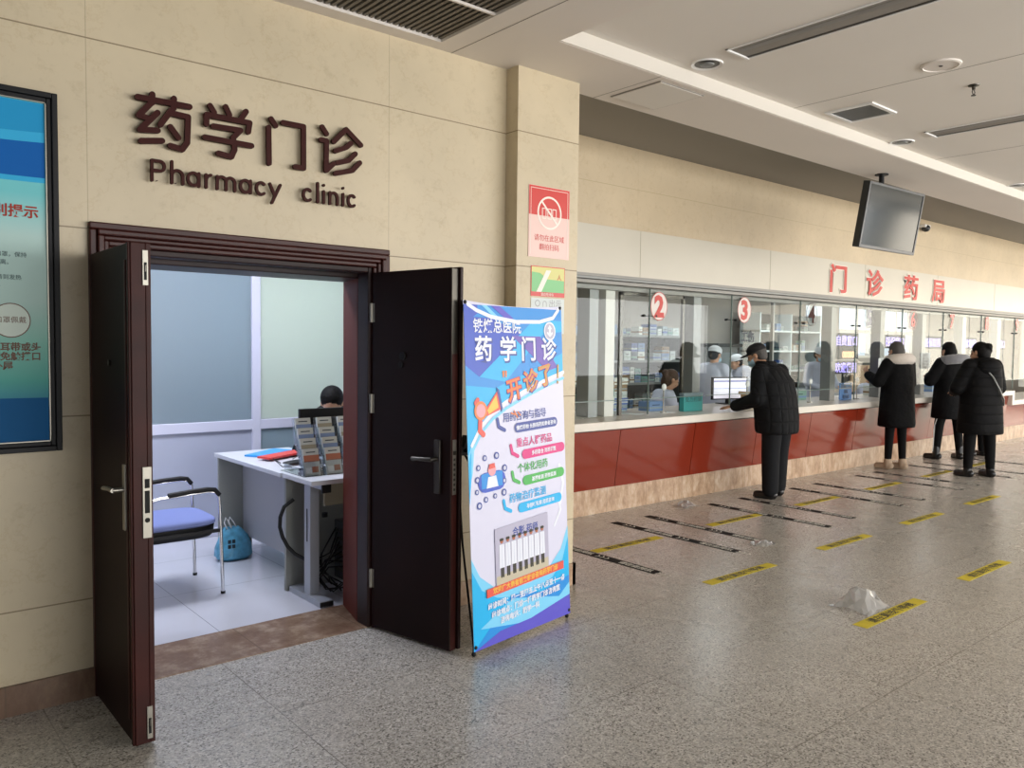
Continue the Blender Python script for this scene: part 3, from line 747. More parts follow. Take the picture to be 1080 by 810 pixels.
for i, (ch, u) in enumerate(zip('药学门诊', (.135, .325, .495, .672))):
    PT('b_navy', ch, .135, u+.006, 1.444, 8, .006); PT('b_white', ch, .135, u, 1.451, 9, .003)
PT('b_orange', '"', .12, .292, 1.30, 9, .002)
for i, (ch, u, v) in enumerate((('开', .375, 1.245), ('诊', .515, 1.285), ('了', .645, 1.315))):
    PT('b_navy', ch, .125, u+.004, v-.004, 8, .007, rot=.2); PT('b_red' if i < 2 else 'b_orange', ch, .125, u, v, 9, .005, rot=.2)
    PT('b_gold' if i else 'b_orange', ch, .125, u, v, 10, .0005, rot=.2)
PS('b_gold', [(.752, 1.41), (.747, 1.345)], .007, 9); PS('b_gold', [(.745, 1.318), (.745, 1.314)], .007, 9)
for q in ([(.335, 1.165), (.375, 1.155)], [(.36, 1.175), (.385, 1.14)], [(.39, 1.168), (.41, 1.15)]): PS('b_orange', q, .004, 9)
# megaphone figure: plain horn with a round grip
P('b_red', [(.13, 1.19), (.235, 1.29), (.255, 1.19), (.145, 1.16)], 8); P('b_yellow', [(.15, 1.19), (.22, 1.265), (.235, 1.20), (.16, 1.17)], 9); P('b_navy', [(.222, 1.305), (.245, 1.29), (.268, 1.195), (.258, 1.175)], 10)
pr.use('b_orange'); ce = bxy(.10, 1.19); pr.tube([ce+nz*.0035, ce+nz*.0045], .048, 24); pr.use('b_palepink').tube([ce+nz*.0045, ce+nz*.005], .034, 24)
PS('b_red', [(.095, 1.14), (.09, 1.09), (.115, 1.07)], .015, 8); PS('b_red', [(.065, 1.23), (.08, 1.245)], .013, 9)
# the four topics
rows = [(1.085, 'b_navy', '用药咨询与指导', '慢病药物 长期用药的患者咨询', .27, .385, .705, 1.125), (.94, 'b_pink', '重点人群药品', '多药联合 用药调整', .37, .44, .765, .985), (.80, 'b_green', '个体化用药', '基因检测 药物监测', .375, .44, .755, .85), (.66, 'b_cyan', '药物治疗监测', '孕期哺乳期 用药咨询', .30, .395, .725, .70)]
for v, c, s1, s2, ut, u0, u1, tv_ in rows:
    sl = .012
    PT(c, s1, .052, ut, tv_, 8, .0005, 'LEFT', rot=.03)
    PS(c, [(u0, v), (u1, v+sl)], .026, 8); PT('b_white', s2, .026, (u0+u1)/2, v-.010+sl/2, 10, .0006, rot=sl/(u1-u0))
    PS(c, [(ut-.045, v+.055), (ut-.035, v+.015), (ut+.01, v-.005)], .010, 8)
# doctor on a screen with bubbles
DV = .285
PS('b_royal', [(.115, .54+DV), (.225, .545+DV)], .05, 8); P('b_blue', [(.09, .51+DV), (.25, .515+DV), (.25, .59+DV), (.09, .585+DV)], 9)
pr.use('b_palepink'); ce = bxy(.17, .60+DV); pr.tube([ce+nz*.004, ce+nz*.0046], .030, 20); P('b_red', [(.145, .605+DV), (.195, .61+DV), (.19, .635+DV), (.15, .63+DV)], 12); P('b_white', [(.125, .51+DV), (.215, .513+DV), (.20, .57+DV), (.14, .567+DV)], 11)
for u, v, r_ in ((.06, .56, .02), (.07, .62, .018), (.12, .665, .018), (.21, .67, .022), (.27, .60, .022), (.265, .535, .018), (.26, .475, .022), (.19, .465, .016), (.12, .455, .018), (.07, .43, .022), (.055, .50, .016)):
    pr.use('b_navy'); ce = bxy(u, v+DV); pr.tube([ce+nz*.003, ce+nz*.0036], r_*.85, 16); pr.use('b_photo').tube([ce+nz*.0036, ce+nz*.004], r_*.5, 16)
# lower waves
P('b_sky', [(0, .02), (0, .56), (.05, .43), (.14, .33), (.28, .26), (.44, .245), (.60, .30), (.72, .40), (.8, .60), (.8, .02)], 1) if 0 else None
P('b_sky', [(0, .0), (0, .46), (.06, .36), (.16, .29), (.30, .25), (.46, .25), (.62, .30), (.73, .38), (.8, .50), (.8, .0)], 2)
P('b_cyan', [(0, .0), (0, .40), (.07, .29), (.18, .23), (.34, .20), (.5, .20), (.65, .24), (.74, .31), (.8, .44), (.8, .0)], 3)
P('b_blue', [(0, .0), (.30, .22), (.55, .18), (.8, .22), (.8, 0)], 4)
P('b_sky', [(.05, .10), (.30, .20), (.70, .12), (.8, .18), (.8, .08), (.4, .05)], 5)
P('b_purple', [(0, .0), (.2, .055), (.45, .06), (.8, .11), (.8, 0)], 6)
PS('b_white', [(.74, .64), (.77, .75), (.74, .85)], .010, 2); PS('b_white', [(.68, .52), (.74, .6), (.72, .68)], .008, 2)
# group photograph in a frame
FU0, FU1, FV0, FV1 = .175, .615, .30, .605
DV = -.0
P('b_photo2', [(FU0, FV0-.02), (FU1, FV0+.005), (FU1, FV1), (FU0, FV1-.025)], 12)
PT('b_navy', '合影 药师', .05, .42, .525, 14, .001)
P('b_floor', [(FU0+.005, FV0-.015), (FU1-.005, FV0+.008), (FU1-.005, FV0+.06), (FU0+.005, FV0+.035)], 13)
for i in range(8):
    u = FU0+.05+.048*i; v = FV0+.03+.0015*i
    PS('tape_ink', [(u-.006, v), (u-.006, v+.05)], .0065, 14); PS('tape_ink', [(u+.008, v), (u+.008, v+.05)], .0065, 14)
    P('b_white', [(u-.021, v+.045), (u+.021, v+.045), (u+.019, v+.165), (u-.019, v+.165)], 15); PS('b_photo', [(u, v+.05), (u, v+.16)], .0012, 16)
    pr.use('leaflet_b'); ce = bxy(u, v+.182); pr.tube([ce+nz*.0062, ce+nz*.0066], .0125, 12)
    PS('tape_ink', [(u-.008, v+.19), (u+.008, v+.19)], .007, 17)
P('b_red', [(.10, .245), (.745, .268), (.745, .312), (.10, .288)], 18); PT('b_yellow', '欢迎广大患者前来就诊咨询药学门诊', .034, .42, .268, 19, .0008, rot=.036)
for k, (s_, u) in enumerate((('出诊时间：周一至周五上午八点至十一点', .43), ('出诊地点：门诊一楼药学门诊咨询室', .42), ('咨询电话：药学一科', .36))):
    PT('b_white', s_, .036, u, .195-.047*k, 14, .0012, rot=.035)
pr.build('printed_design', None, t)
hub = Vector((2.80, 3.19, .965)) + NB*.49
b = MB()
b.box(hub.x-.05, hub.x+.05, hub.y-.02, hub.y+.02, hub.z-.045, hub.z+.0)
for sx in (-1, 1): b.box(-.022, .022, -.02, .02, -.05, .05, mat=Matrix.Translation((hub.x+sx*.035, hub.y, hub.z+.015)) @ Matrix.Rotation(sx*.3, 4, 'Y'))
b.build('hub', 'black_plastic', t, bevel=.004)
for (u, v, e) in ((.012, BH-.01, .012), (BW-.012, BH-.01, .012)):
    e_ = bxy(u, v, -.012); b = MB(); mid = hub.lerp(e_, .5)+NB*.05; b.tube([hub+Vector(((u-.4)*.08, 0, .03)), mid, e_], [.006, .005, .004], 8); b.ell(e_, .008, .008, .008, 10, 6); b.build('pole', 'black_plastic', t, smooth=60)
for (u, v) in ((.012, .02), (BW-.012, .02)):
    e_ = bxy(u, v, -.012); g = Vector((e_.x, e_.y, .005)); b = MB(); mid = hub.lerp(g, .5)+NB*.03; b.tube([hub+Vector(((u-.4)*.06, 0, -.03)), mid, e_+Vector((0, 0, .0)), g-UX*.0], [.007, .006, .006, .006], 8); b.ell((g.x, g.y, .012), .012, .012, .012, 10, 6); b.build('leg', 'black_plastic', t, smooth=60)
b = MB(); bk = Vector((hub.x, hub.y, 0))+NB*.09; b.tube([hub-Vector((0, 0, .03)), bk+Vector((0, 0, .005))], .007, 8); b.build('leg', 'black_plastic', t, smooth=60)
for (u, v) in ((.012, BH-.01), (BW-.012, BH-.01), (.012, .02), (BW-.012, .02)):
    b = MB(); c = bxy(u, v, .002); b.ell(c, .010, .006, .010, 10, 6); b.build('grommet', 'black_plastic', t, smooth=60)

# ------------------------------------------------------------------ hanging television and ceiling fittings
t = thing('television', 'black flat television hanging from the ceiling on a pole above the queue', 'television', (7.7, 3.62, 2.77))
TV = Matrix.Translation((7.71, 3.60, 2.77)) @ Matrix.Scale(.97, 4) @ Matrix.Rotation(R(-2), 4, 'Z') @ Matrix.Rotation(R(9), 4, 'X')
b = MB(); b.box(-.535, .535, 0, .06, -.305, .305, mat=TV).box(-.40, .40, .06, .09, -.2, .2, mat=TV); b.build('housing', 'tv_bezel', t, bevel=.004)
b = MB()
for q in ((-.535, -.51, -.305, .305), (.51, .535, -.305, .305), (-.51, .51, .28, .305), (-.51, .51, -.305, -.275)): b.box(q[0], q[1], -.012, .0, q[2], q[3], mat=TV)
b.build('bezel', 'tv_bezel', t, bevel=.002)
MB().box(-.51, .51, -.006, -.001, -.275, .28, mat=TV).build('screen', 'screen', t)
b = MB(); b.cyl((7.66, 3.69, 2.85), (7.66, 3.69, 3.2), .024, 16).box(7.60, 7.72, 3.66, 3.72, 2.70, 2.98); b.cyl((7.66, 3.69, 3.19), (7.66, 3.69, 3.2), .06)
b.build('ceiling_pole', 'black_plastic', t)
ZC = 3.29
def disc_light(x, y, lab):
    t = thing('downlight', lab, 'ceiling light', (x, y, ZC), group='recessed downlights')
    I = Matrix.Translation((x, y, ZC))
    MB().lathe([(.075, -.002), (.095, -.010), (.098, 0), (.075, .0)], I, 32).build('rim', 'white', t, smooth=30)
    b = MB().use('darksteel').lathe([(.076, -.001), (.076, -.004), (.02, -.003), (.02, -.001)], I, 32); b.use('grey_post').lathe([(.045, -.004), (.04, -.012), (.001, -.014), (.001, -.004)], I, 20); b.build('lamp_face', None, t, smooth=30)
disc_light(4.17, 3.12, 'round dark downlight beside the near slot light, first from the pilaster')
disc_light(6.94, 3.18, 'round dark downlight beside the far slot light, past the square vent')
disc_light(9.62, 3.18, 'round downlight third and last along the ceiling edge')
def slot(x0, x1, y0, y1, lab):
    t = thing('slot_light', lab, 'ceiling light', ((x0+x1)/2, (y0+y1)/2, ZC), group='long recessed slot lights')
    b = MB(); b.box(x0, x0+.012, y0, y1, ZC-.008, ZC).box(x1-.012, x1, y0, y1, ZC-.008, ZC).box(x0, x1, y1-.015, y1, ZC-.012, ZC).box(x0, x1, y0, y0+.015, ZC-.008, ZC); b.build('frame', 'white', t)
    b = MB(); b.use('grey_soffit').box(x0+.012, x1-.012, y0+.015, y1-.015, ZC-.002, ZC); b.use('alu').box(x0+.05, x0+.1, y0+.03, y1-.05, ZC-.004, ZC-.001); b.use('darksteel').box(x1-.03, x1-.012, y0+.015, y1-.015, ZC-.004, ZC-.001); b.build('louvre', None, t)
slot(4.05, 4.27, 1.4, 2.90, 'long recessed slot light beside the first downlight, at the top of the view')
slot(6.75, 6.97, 1.5, 2.92, 'long recessed slot light beside the second downlight, near the sprinkler')
t = thing('air_vent', 'square grey ceiling vent grille between the two slot lights', 'vent', (5.83, 3.0, ZC))
b = MB(); 
for q in ((5.66, 6.04, 3.14, 3.17), (5.66, 6.04, 2.81, 2.84), (5.66, 5.69, 2.84, 3.14), (6.01, 6.04, 2.84, 3.14)): b.box(*q, ZC-.012, ZC)
b.build('frame', 'white', t)
b = MB(); b.use('grey_soffit').box(5.69, 6.01, 2.84, 3.14, ZC-.002, ZC); b.use('grey_post')
for k in range(16): b.box(5.69+.02*k, 5.70+.02*k, 2.84, 3.14, ZC-.009, ZC-.002)
b.build('grille', None, t)
t = thing('ceiling_speaker', 'round white ceiling disc with a small centre hole, beside the sprinkler', 'ceiling speaker', (5.24, 2.18, ZC))
I = Matrix.Translation((5.24, 2.18, ZC)); MB().lathe([(.115, 0), (.112, -.008), (.10, -.012), (.098, -.006), (.001, -.007)], I, 40).build('disc', 'ceil_low', t, smooth=30)
MB().lathe([(.012, -.008), (.010, -.012), (.001, -.012)], I, 14).build('centre_cap', 'darksteel', t)
t = thing('fire_sprinkler', 'small dark pendent fire sprinkler on the ceiling', 'sprinkler', (5.80, 2.20, ZC))
I = Matrix.Translation((5.80, 2.20, ZC)); MB().lathe([(.035, 0), (.033, -.006), (.012, -.01), (.010, -.03), (.001, -.03)], I, 20).build('flange', 'darksteel', t, smooth=40)
b = MB(); b.tube([(5.79, 2.2, ZC-.03), (5.778, 2.2, ZC-.045), (5.795, 2.2, ZC-.065)], .003, 6); b.tube([(5.81, 2.2, ZC-.03), (5.822, 2.2, ZC-.045), (5.805, 2.2, ZC-.065)], .003, 6); b.cyl((5.8, 2.2, ZC-.065), (5.8, 2.2, ZC-.069), .015); b.build('deflector', 'darksteel', t)
t = thing('ceiling_hatch', 'square white ceiling hatch near the pilaster top', 'hatch', (4.2, 3.55, 3.2))
b = MB(); b.box(4.0, 4.42, 3.34, 3.75, 3.192, 3.2); b.build('hatch', 'ceil', t)
b = MB(); 
for q in ((3.99, 4.43, 3.75, 3.758), (3.99, 4.43, 3.332, 3.34), (3.99, 4.0, 3.34, 3.75), (4.42, 4.43, 3.34, 3.75)): b.box(*q, 3.195, 3.2)
b.build('seam', 'grey_soffit', t)
t = thing('dome_camera', 'small blue-grey camera high on the wall past the television', 'camera', (11.9, 5.15, 3.27))
b = MB(); b.box(11.82, 12.0, 5.05, 5.15, 3.27, 3.31); b.build('mount', 'white', t, bevel=.005)
MB().ell((11.91, 5.08, 3.26), .06, .06, .05).build('dome', 'tv_bezel', t, smooth=60)

# ------------------------------------------------------------------ counter
t = thing('service_counter', 'long red-fronted service counter with marble plinth under the windows', 'counter', (9, 5.2, 0))
MB().box(3.67, XE, 5.15, 5.45, 0, .235).build('plinth', 'plinth', t)
MB().box(3.67, 15.3, 5.16, 5.5, .235, .785).box(15.3, XE, 5.16, 5.5, .235, .615).build('body', 'desk_panel', t)
xs = [3.66, 4.47, 5.59, 6.71, 7.83, 8.95, 10.07, 11.19, 12.31, 13.43, 14.55, 15.3]
for a, c in zip(xs, xs[1:]):
    b = MB(); y0t, y0b = 5.06, 5.13
    vs = [(a+.004, y0b, .236), (c-.004, y0b, .236), (c-.004, y0t, .775), (a+.004, y0t, .775)]; b._add(vs+[(x, y+.02, z) for x, y, z in vs], [(0,1,2,3), (7,6,5,4), (0,4,5,1), (1,5,6,2), (2,6,7,3), (3,7,4,0)])
    b.build('front_panel', 'red_panel', t)
b = MB(); b.box(15.305, XE, 5.12, 5.14, .236, .615); b.build('front_panel', 'red_panel', t)
t = thing('counter_worktop', 'long off-white stone worktop along the service windows', 'worktop', (9, 5.3, .8))
b = MB(); b.box(3.67, 15.29, 5.0, 5.95, .79, .865).build('slab', 'countertop', t, bevel=.006)
t = thing('low_counter_worktop', 'stepped-down white worktop at the far end of the counter', 'worktop', (17, 5.3, .62))
b = MB(); b.box(15.40, XE, 5.0, 5.95, .62, .70).box(15.30, 15.40, 5.0, 5.12, .62, .865); b.build('slab', 'countertop', t, bevel=.005)

# glazed service windows: each bay a window with posts, panes, clips
bays = [(3.7, 5.80, 'grey'), (5.80, 7.16, 'grey'), (7.16, 8.58, 'grey'), (8.58, 9.98, 'grey'), (9.98, 11.33, 'grey'), (11.33, 12.66, 'grey'), (12.66, 14.16, 'white'), (14.16, 15.66, 'white'), (15.66, 17.2, 'white')]
for i, (a, c, kind) in enumerate(bays):
    w = thing('window_%d' % (i+1), None, None, ((a+c)/2, YG, .865)); tag(w, kind='structure')
    if i == 2: # a slim mullion only
        MB().box(c-.03, c+.0, YG+.06, YG+.10, .865, 2.15).build('post', 'grey_post', w)
    else:
        MB().box(c-.10+(.06 if i >= 3 else 0), c+.03+(.06 if i >= 3 else 0), YG+.08, YG+.22, .865, 2.15).build('post', 'white_post' if kind == 'white' else 'grey_post', w, bevel=.003)
    if i == 0:
        MB().box(c-.30, c-.18, YG+.10, YG+.26, .865, 2.15).build('post', 'grey_post', w)
        w.children[0].data.materials[0] = MT['white_post']
    s_ = [(a+.01, a+(c-a)*.32), (a+(c-a)*.32+.008, c-.01)]
    for p, q in s_:
        MB().box(p, q, YG-.005, YG+.003, 1.03 if i else .87, 2.15).build('pane', 'glass', w)
    MB().box(a+.02, c-.02, YG-.007, YG-.005+.0, 1.022, 1.03).build('pane_edge', 'glass_edge', w)
    b = MB()
    for zz in (1.85,):
        xx = a+(c-a)*.32+.004; b.cyl((xx-.09, YG-.02, zz), (xx-.09, YG+.015, zz), .012, 12); b.cyl((xx+.09, YG-.02, zz), (xx+.09, YG+.015, zz), .012, 12); b.cyl((xx-.09, YG+.02, zz), (xx+.09, YG+.02, zz), .005, 8)
    b.build('glass_clip', 'black_plastic', w, smooth=40)
    MB().box(a, c, YG+.02, YG+.07, 2.08, 2.155).build('head_rail', 'alu', w)
    MB().box(a+(c-a)*.32+.002, a+(c-a)*.32+.007, YG-.012, YG+.004, .87, 2.15).build('pane_joint', 'glass_edge', w)
# sash frame in the second bay
b = MB()
for q in ((5.93, 5.97, .865, 2.08), (6.90, 6.93, .865, 2.08), (5.93, 6.93, 2.05, 2.08)): b.box(q[0], q[1], YG+.10, YG+.13, q[2], q[3])
struct(b.build('window_10', 'darksteel'))
# numbers on the glass
nums = [(2, 6.372, 1.95, 'sign_red', 1), (3, 7.847, 1.966, 'sign_red', 1), (4, 9.278, 1.965, 'sign_brown', 0), (5, 10.76, 1.97, 'desk_panel', 0), (6, 12.08, 1.98, 'poster_red', 2), (7, 13.44, 1.99, 'poster_red', 3), (8, 14.86, 1.997, 'poster_red', 3), (9, 16.25, 1.997, 'poster_red', 3)]
MT['num_disc'] = M('number_disc', '#e3d9d2', .5)
for n_, x, z, mt, st in nums:
    t = thing('window_number', 'red number %d on the glass of its counter window' % n_ if n_ != 5 and n_ != 4 else ('thin grey number 5 on the glass' if n_ == 5 else 'thin maroon number 4 on the glass'), 'number', (x, YG-.01, z), group='numbers on the counter glass')
    F = WALLF(x, YG-.0135, z); b = MB()
    if st == 1: b.use('num_disc').prism(arc(0, 0, .125, .14, 0, 360, 40)[:-1], F, .001)
    b.use(mt if st != 0 else mt).stroke(arc(0, 0, .125, .14, 0, 360, 40), .0028, F, .0015, 4)
    if st != 3: b.build('ring', None, t)
    b = MB(); b.use(mt).text(str(n_), .29, WALLF(x, YG-.0155, z-.100), .002, .012 if st in (1, 3) else .009, sx=1.0); b.build('digit', None, t)
t = tag(MB().use('ink').text('工伤', .13, WALLF(7.93, YG-.009, 1.62), .002, .004).build('window_lettering'), 'small dark lettering 工伤 on the glass under number 3', 'lettering')
for n_, x, s1, s2 in ((5, 10.75, '自费窗口', '普通门诊'), (6, 12.2, '医保窗口', '请稍候'), (7, 13.5, '医保取药', ''), (8, 14.95, '急诊取药', ''), (9, 16.3, '发药窗口', '')):
    t = thing('hanging_letter_display', 'purple glowing letter display behind the glass under number %d' % n_, 'display', (x, YG+.1, 1.5), group='letter displays behind the glass')
    MB().box(x-.36, x+.36, YG+.305, YG+.33, 1.40 if n_ == 5 else 1.56, 1.76).build('housing', 'shelf_dark', t)
    if n_ == 5: MB().box(x-.36, x+.36, YG+.305, YG+.33, 1.20, 1.38).build('housing', 'shelf_dark', t)
    b = MB(); b.use('led_purple').text(s1, .15, WALLF(x, YG+.29, 1.60), .002, .002)
    if s2 and n_ == 5: b.use('led_orange').text('00000', .13, WALLF(x+.05, YG+.29, 1.42), .002, .004); b.use('led_purple').text('欢迎使用', .15, WALLF(x, YG+.29, 1.23), .002, .003)
    b.build('lit_letters', None, t)
for x0, x1, z0, z1, w_ in ((11.07, 11.42, 1.17, 1.42, 'number 5'), (12.40, 12.72, 1.26, 1.50, 'number 6')):
    t = thing('paper_notice', 'pale A4 notice taped to the glass beside %s' % w_, 'notice', (x0, YG, z0), group='paper notices on the glass')
    MB().box(x0, x1, YG-.0085, YG-.0065, z0, z1).build('sheet', 'paper', t)
    b = MB(); b.use('ink')
    for k, s_ in enumerate(('温馨提示', '请核对药品', '名称及数量', '离柜不退换', '谢谢配合')): b.text(s_, .045 if k else .055, WALLF((x0+x1)/2, YG-.009, z1-.055-.045*k), .0003)
    b.build('printed_lettering', None, t)
# round knob posts on the worktop at the glass
for k, (x, w_) in enumerate(((6.56, 'window 2'), (8.05, 'window 3'), (9.42, 'window 4'), (10.62, 'window 5'))):
    t = thing('talk_microphone', 'slim stalk with a pale round head on the worktop at %s' % w_, 'microphone', (x, 5.36, .865), group='round-headed stalks at the windows')
    b = MB(); b.cyl((x, 5.36, .865), (x, 5.36, 1.10), .006, 10).cyl((x, 5.36, .865), (x, 5.36, .875), .035); b.build('stalk', 'steel', t)
    MB().ell((x, 5.355, 1.13), .034, .018, .036).build('round_head', 'white', t, smooth=60)

# ------------------------------------------------------------------ pharmacy room behind the glass
X1 = 26
struct(MB().box(3.657, X1, 5.3, 8.7, -.1, .0).build('floor', 'bk_floor'))
struct(MB().box(3.657, X1, YG+.1, 8.7, 2.72, 2.9).build('ceiling', 'ceil'))
struct(MB().box(X1-.1, X1, 5.2, 8.7, 0, 2.9).build('wall_pharmacy_end', 'bk_wall'))
b = MB(); b.box(3.657, 14.4, 8.5, 8.7, 0, 2.9).box(19.7, X1, 8.5, 8.7, 0, 2.9).box(14.4, 19.7, 8.5, 8.7, 0, 1.35).box(14.4, 19.7, 8.5, 8.7, 2.44, 2.9)
for x in (14.4, 15.7, 17.55, 19.55): b.box(x, x+.3, 8.5, 8.7, 1.35, 2.44)
struct(b.build('wall_pharmacy_back', 'bk_wall'))
b = MB(); b.use('white_post').box(14.4, 19.7, 8.52, 8.6, 1.87, 1.95).box(14.4, 19.7, 8.52, 8.6, 1.35, 1.40)
for x in (15.0, 16.8, 18.6): b.box(x, x+.05, 8.52, 8.6, 1.35, 2.44)
struct(b.build('window_11'))
rnd = random.Random(5)
boxes_proto = {}
def med_box(x, y, z, w, d, h, rz, lab, grp):
    c = rnd.randrange(len(BOXCOL)); key = c
    if key not in boxes_proto:
        b = MB(); b.use('box%d' % c).box(-.5, .5, -.5, .5, 0, 1); b.use('box%d' % ((c+3) % len(BOXCOL))).box(-.502, .502, -.502, .502, .25, .45); b.use('ink').box(-.3, .2, -.505, -.5, .6, .68)
        boxes_proto[key] = b.mesh('medicine_box')
    o = bpy.data.objects.new('medicine_box', boxes_proto[key]); COL.objects.link(o)
    o.location = (x, y, z); o.scale = (w, d, h); o.rotation_euler = (0, 0, rz)
    tag(o, lab, 'box', grp); return o
def shelf_unit(x0, x1, y, levels, ztop, lab, dep=.4):
    t = thing('medicine_shelf', lab, 'shelf', ((x0+x1)/2, y+dep/2, 0), group='medicine shelving')
    for xx in (x0, x1-.03): MB().box(xx, xx+.03, y, y+dep, 0, ztop).build('upright', 'shelf', t)
    if x1-x0 > 1.6: MB().box((x0+x1)/2-.015, (x0+x1)/2+.015, y, y+dep, 0, ztop).build('upright', 'shelf', t)
    MB().box(x0+.03, x1-.03, y+dep-.015, y+dep, 0, ztop).build('back_panel', 'shelf_dark', t)
    for z in levels: MB().box(x0, x1, y-.01, y+dep-.015, z-.03, z).build('shelf_board', 'shelf', t)
    return t
def fill(x0, x1, y, z, hmax, place, dens=1.0):
    x = x0+.06
    while x < x1-.12:
        w = rnd.uniform(.07, .17); h = rnd.uniform(.06, .13)
        if rnd.random() < dens:
            n_ = rnd.randint(1, max(1, int(hmax/h)-0)) if hmax > h else 1; n_ = min(n_, 3)
            for k in range(n_): med_box(x+w/2, y+.12, z+k*h+.0005*k, w*.96, .14, h*.98, rnd.uniform(-.08, .08) if k == n_-1 else 0, 'small medicine carton on %s' % place, 'medicine cartons on %s' % place)
        x += w+.012
shelf_unit(6.6, 9.30, 7.2, [.12, .41, .71, 1.06, 1.36, 1.70], 1.70, 'wide grey medicine shelf seen through window 2')
for z, hm, dn in ((1.70, .16, .95), (1.36, .24, .95), (1.06, .24, .95), (.71, .24, 1), (.41, .2, 1)): fill(6.7, 9.2, 7.2, z, hm, 'the shelf behind window 2, board at height %.1f metres' % z if 0 else {1.70: 'the top of the shelf behind window 2', 1.36: 'the second board behind window 2', 1.06: 'the third board behind window 2', .71: 'the fourth board behind window 2', .41: 'the lowest board behind window 2'}[z], dn)
MT['shelf_white'] = M('shelf_white', '#cfdde0', .4)
t = shelf_unit(12.2, 14.2, 7.9, [.4, .8, 1.15, 1.5, 1.85], 2.15, 'pale blue-white shelf behind windows 3 and 4')
for ch in t.children:
    if ch.name.startswith(('upright', 'shelf_board')): ch.data.materials[0] = MT['shelf_white']
for z in (1.15, 1.5, 1.85): fill(12.3, 14.1, 7.9, z, .2, 'the pale shelf behind windows 3 and 4', .6)
t = thing('tall_cabinet', 'pale grey tall cabinet standing behind window 3', 'cabinet', (10.0, 7.2, 0))
b = MB(); b.box(9.75, 10.25, 7.0, 7.4, 0, 1.55).build('body', 'shelf', t, bevel=.004)
for k in range(5): MB().box(9.77, 10.23, 6.985, 7.0, .25+.25*k, .47+.25*k).build('drawer_front', 'box1', t, bevel=.003)
MB().box(9.7, 10.3, 6.95, 7.45, 1.55, 1.6).build('cabinet_top', 'shelf_dark', t)
# stacked cartons near the glass of window 2
for i, (x, y, w, d, hs) in enumerate(((6.30, 5.80, .22, .16, [.07]*5), (6.08, 5.78, .20, .16, [.08]*6), (5.2, 5.75, .26, .16, [.09]*2), (5.48, 5.75, .2, .16, [.07]*4))):
    z = .866
    for h in hs:
        med_box(x+rnd.uniform(-.01, .01), y, z, w, d, h*.98, rnd.uniform(-.06, .06), 'white-blue carton stacked on the worktop inside window 2', 'cartons stacked inside window 2'); z += h
t = thing('tissue_box', 'teal box with pale lid on the worktop at window 2', 'box', (7.0, 5.34, .866))
b = MB(); b.use('teal').box(6.84, 7.16, 5.315, 5.375, .866, 1.03); b.use('box5').box(6.835, 7.165, 5.312, 5.378, 1.03, 1.06); b.build('carton_body', None, t, bevel=.004)
b = MB(); b.use('ink').text('处方药袋', .07, WALLF(7.0, 5.3145, .97), .0004); b.build('printed_lettering', None, t)
t = thing('computer_monitor', 'white-lit computer monitor on the worktop inside window 3', 'monitor', (8.28, 5.75, .866))
Mx = Matrix.Translation((8.28, 5.75, 1.02)) @ Matrix.Rotation(R(-14), 4, 'Z')
b = MB(); b.box(-.27, .27, 0, .03, -.10, .17, mat=Mx).build('housing', 'black_plastic', t, bevel=.004)
b = MB(); b.use('lit_screen').box(-.25, .25, -.003, .0, -.085, .155, mat=Mx); b.use('lit_bar').box(-.25, .25, -.004, -.001, .11, .13, mat=Mx).box(-.25, .25, -.004, -.001, .03, .036, mat=Mx); b.build('screen', None, t)
b = MB(); b.box(-.03, .03, .02, .05, -.155, .0, mat=Mx).box(-.12, .12, -.05, .12, -.156, -.145, mat=Mx); b.build('stand', 'black_plastic', t)
t = thing('cardboard_box', 'open brown cardboard box beside the lit monitor, window 3', 'box', (8.35, 5.5, .866))
b = MB(); b.box(8.22, 8.46, 5.42, 5.56, .866, 1.0); b.box(8.20, 8.23, 5.40, 5.58, .99, 1.03).box(8.45, 8.48, 5.40, 5.58, .98, 1.02); b.build('carton_body', 'carton', t)
t = thing('blue_counter_sign', 'small blue lettered sign standing on the worktop at window 5', 'sign', (10.36, 5.4, .866))
b = MB(); b.box(10.20, 10.52, 5.38, 5.39, .87, 1.09).box(10.26, 10.46, 5.36, 5.42, .866, .875); b.build('board', 'blue_sign', t)
b = MB(); b.use('ink').text('请戴口罩', .07, WALLF(10.36, 5.378, 1.02), .001).text('排队', .06, WALLF(10.36, 5.378, .95), .001).text('取药处', .06, WALLF(10.36, 5.378, .885), .001); b.build('printed_lettering', None, t)
t = thing('teller_partition', 'dark screen with tan centre strip behind window 5', 'partition', (14.4, 6.9, 0))
b = MB(); b.use('shelf_dark').box(13.2, 15.6, 6.9, 6.94, 0, 1.30); b.use('tan').box(13.4, 14.0, 6.87, 6.9, .8, 1.22).box(13.2, 14.1, 6.86, 6.9, 1.18, 1.26); b.build('screen_panel', None, t)
t = thing('dark_cabinet', 'narrow dark cabinet beyond the monitor, behind window 3', 'cabinet', (9.5, 6.9, 0))
b = MB(); b.use('tan').box(9.62, 9.68, 7.2, 7.6, 0, 1.3); b.use('shelf_dark').box(9.35, 9.62, 7.2, 7.6, 0, 1.28); b.build('cabinet_body', None, t)
t = thing('work_desk', 'long grey inner work desk behind the counter glass', 'desk', (13, 7.2, 0))
MB().box(11.2, 17.5, 7.0, 7.5, .70, .74).build('desk_top', 'shelf', t)
for x in (11.25, 13.0, 15.0, 17.4): MB().box(x, x+.04, 7.03, 7.47, 0, .70).build('leg', 'shelf', t)
for i, (x, h) in enumerate(((11.5, .16), (12.1, .12), (12.9, .2), (13.8, .14), (14.4, .18), (15.2, .12))):
    med_box(x, 7.15, .741, .22, .16, h, .2*i, 'pale carton on the inner work desk', 'cartons on the inner work desk')
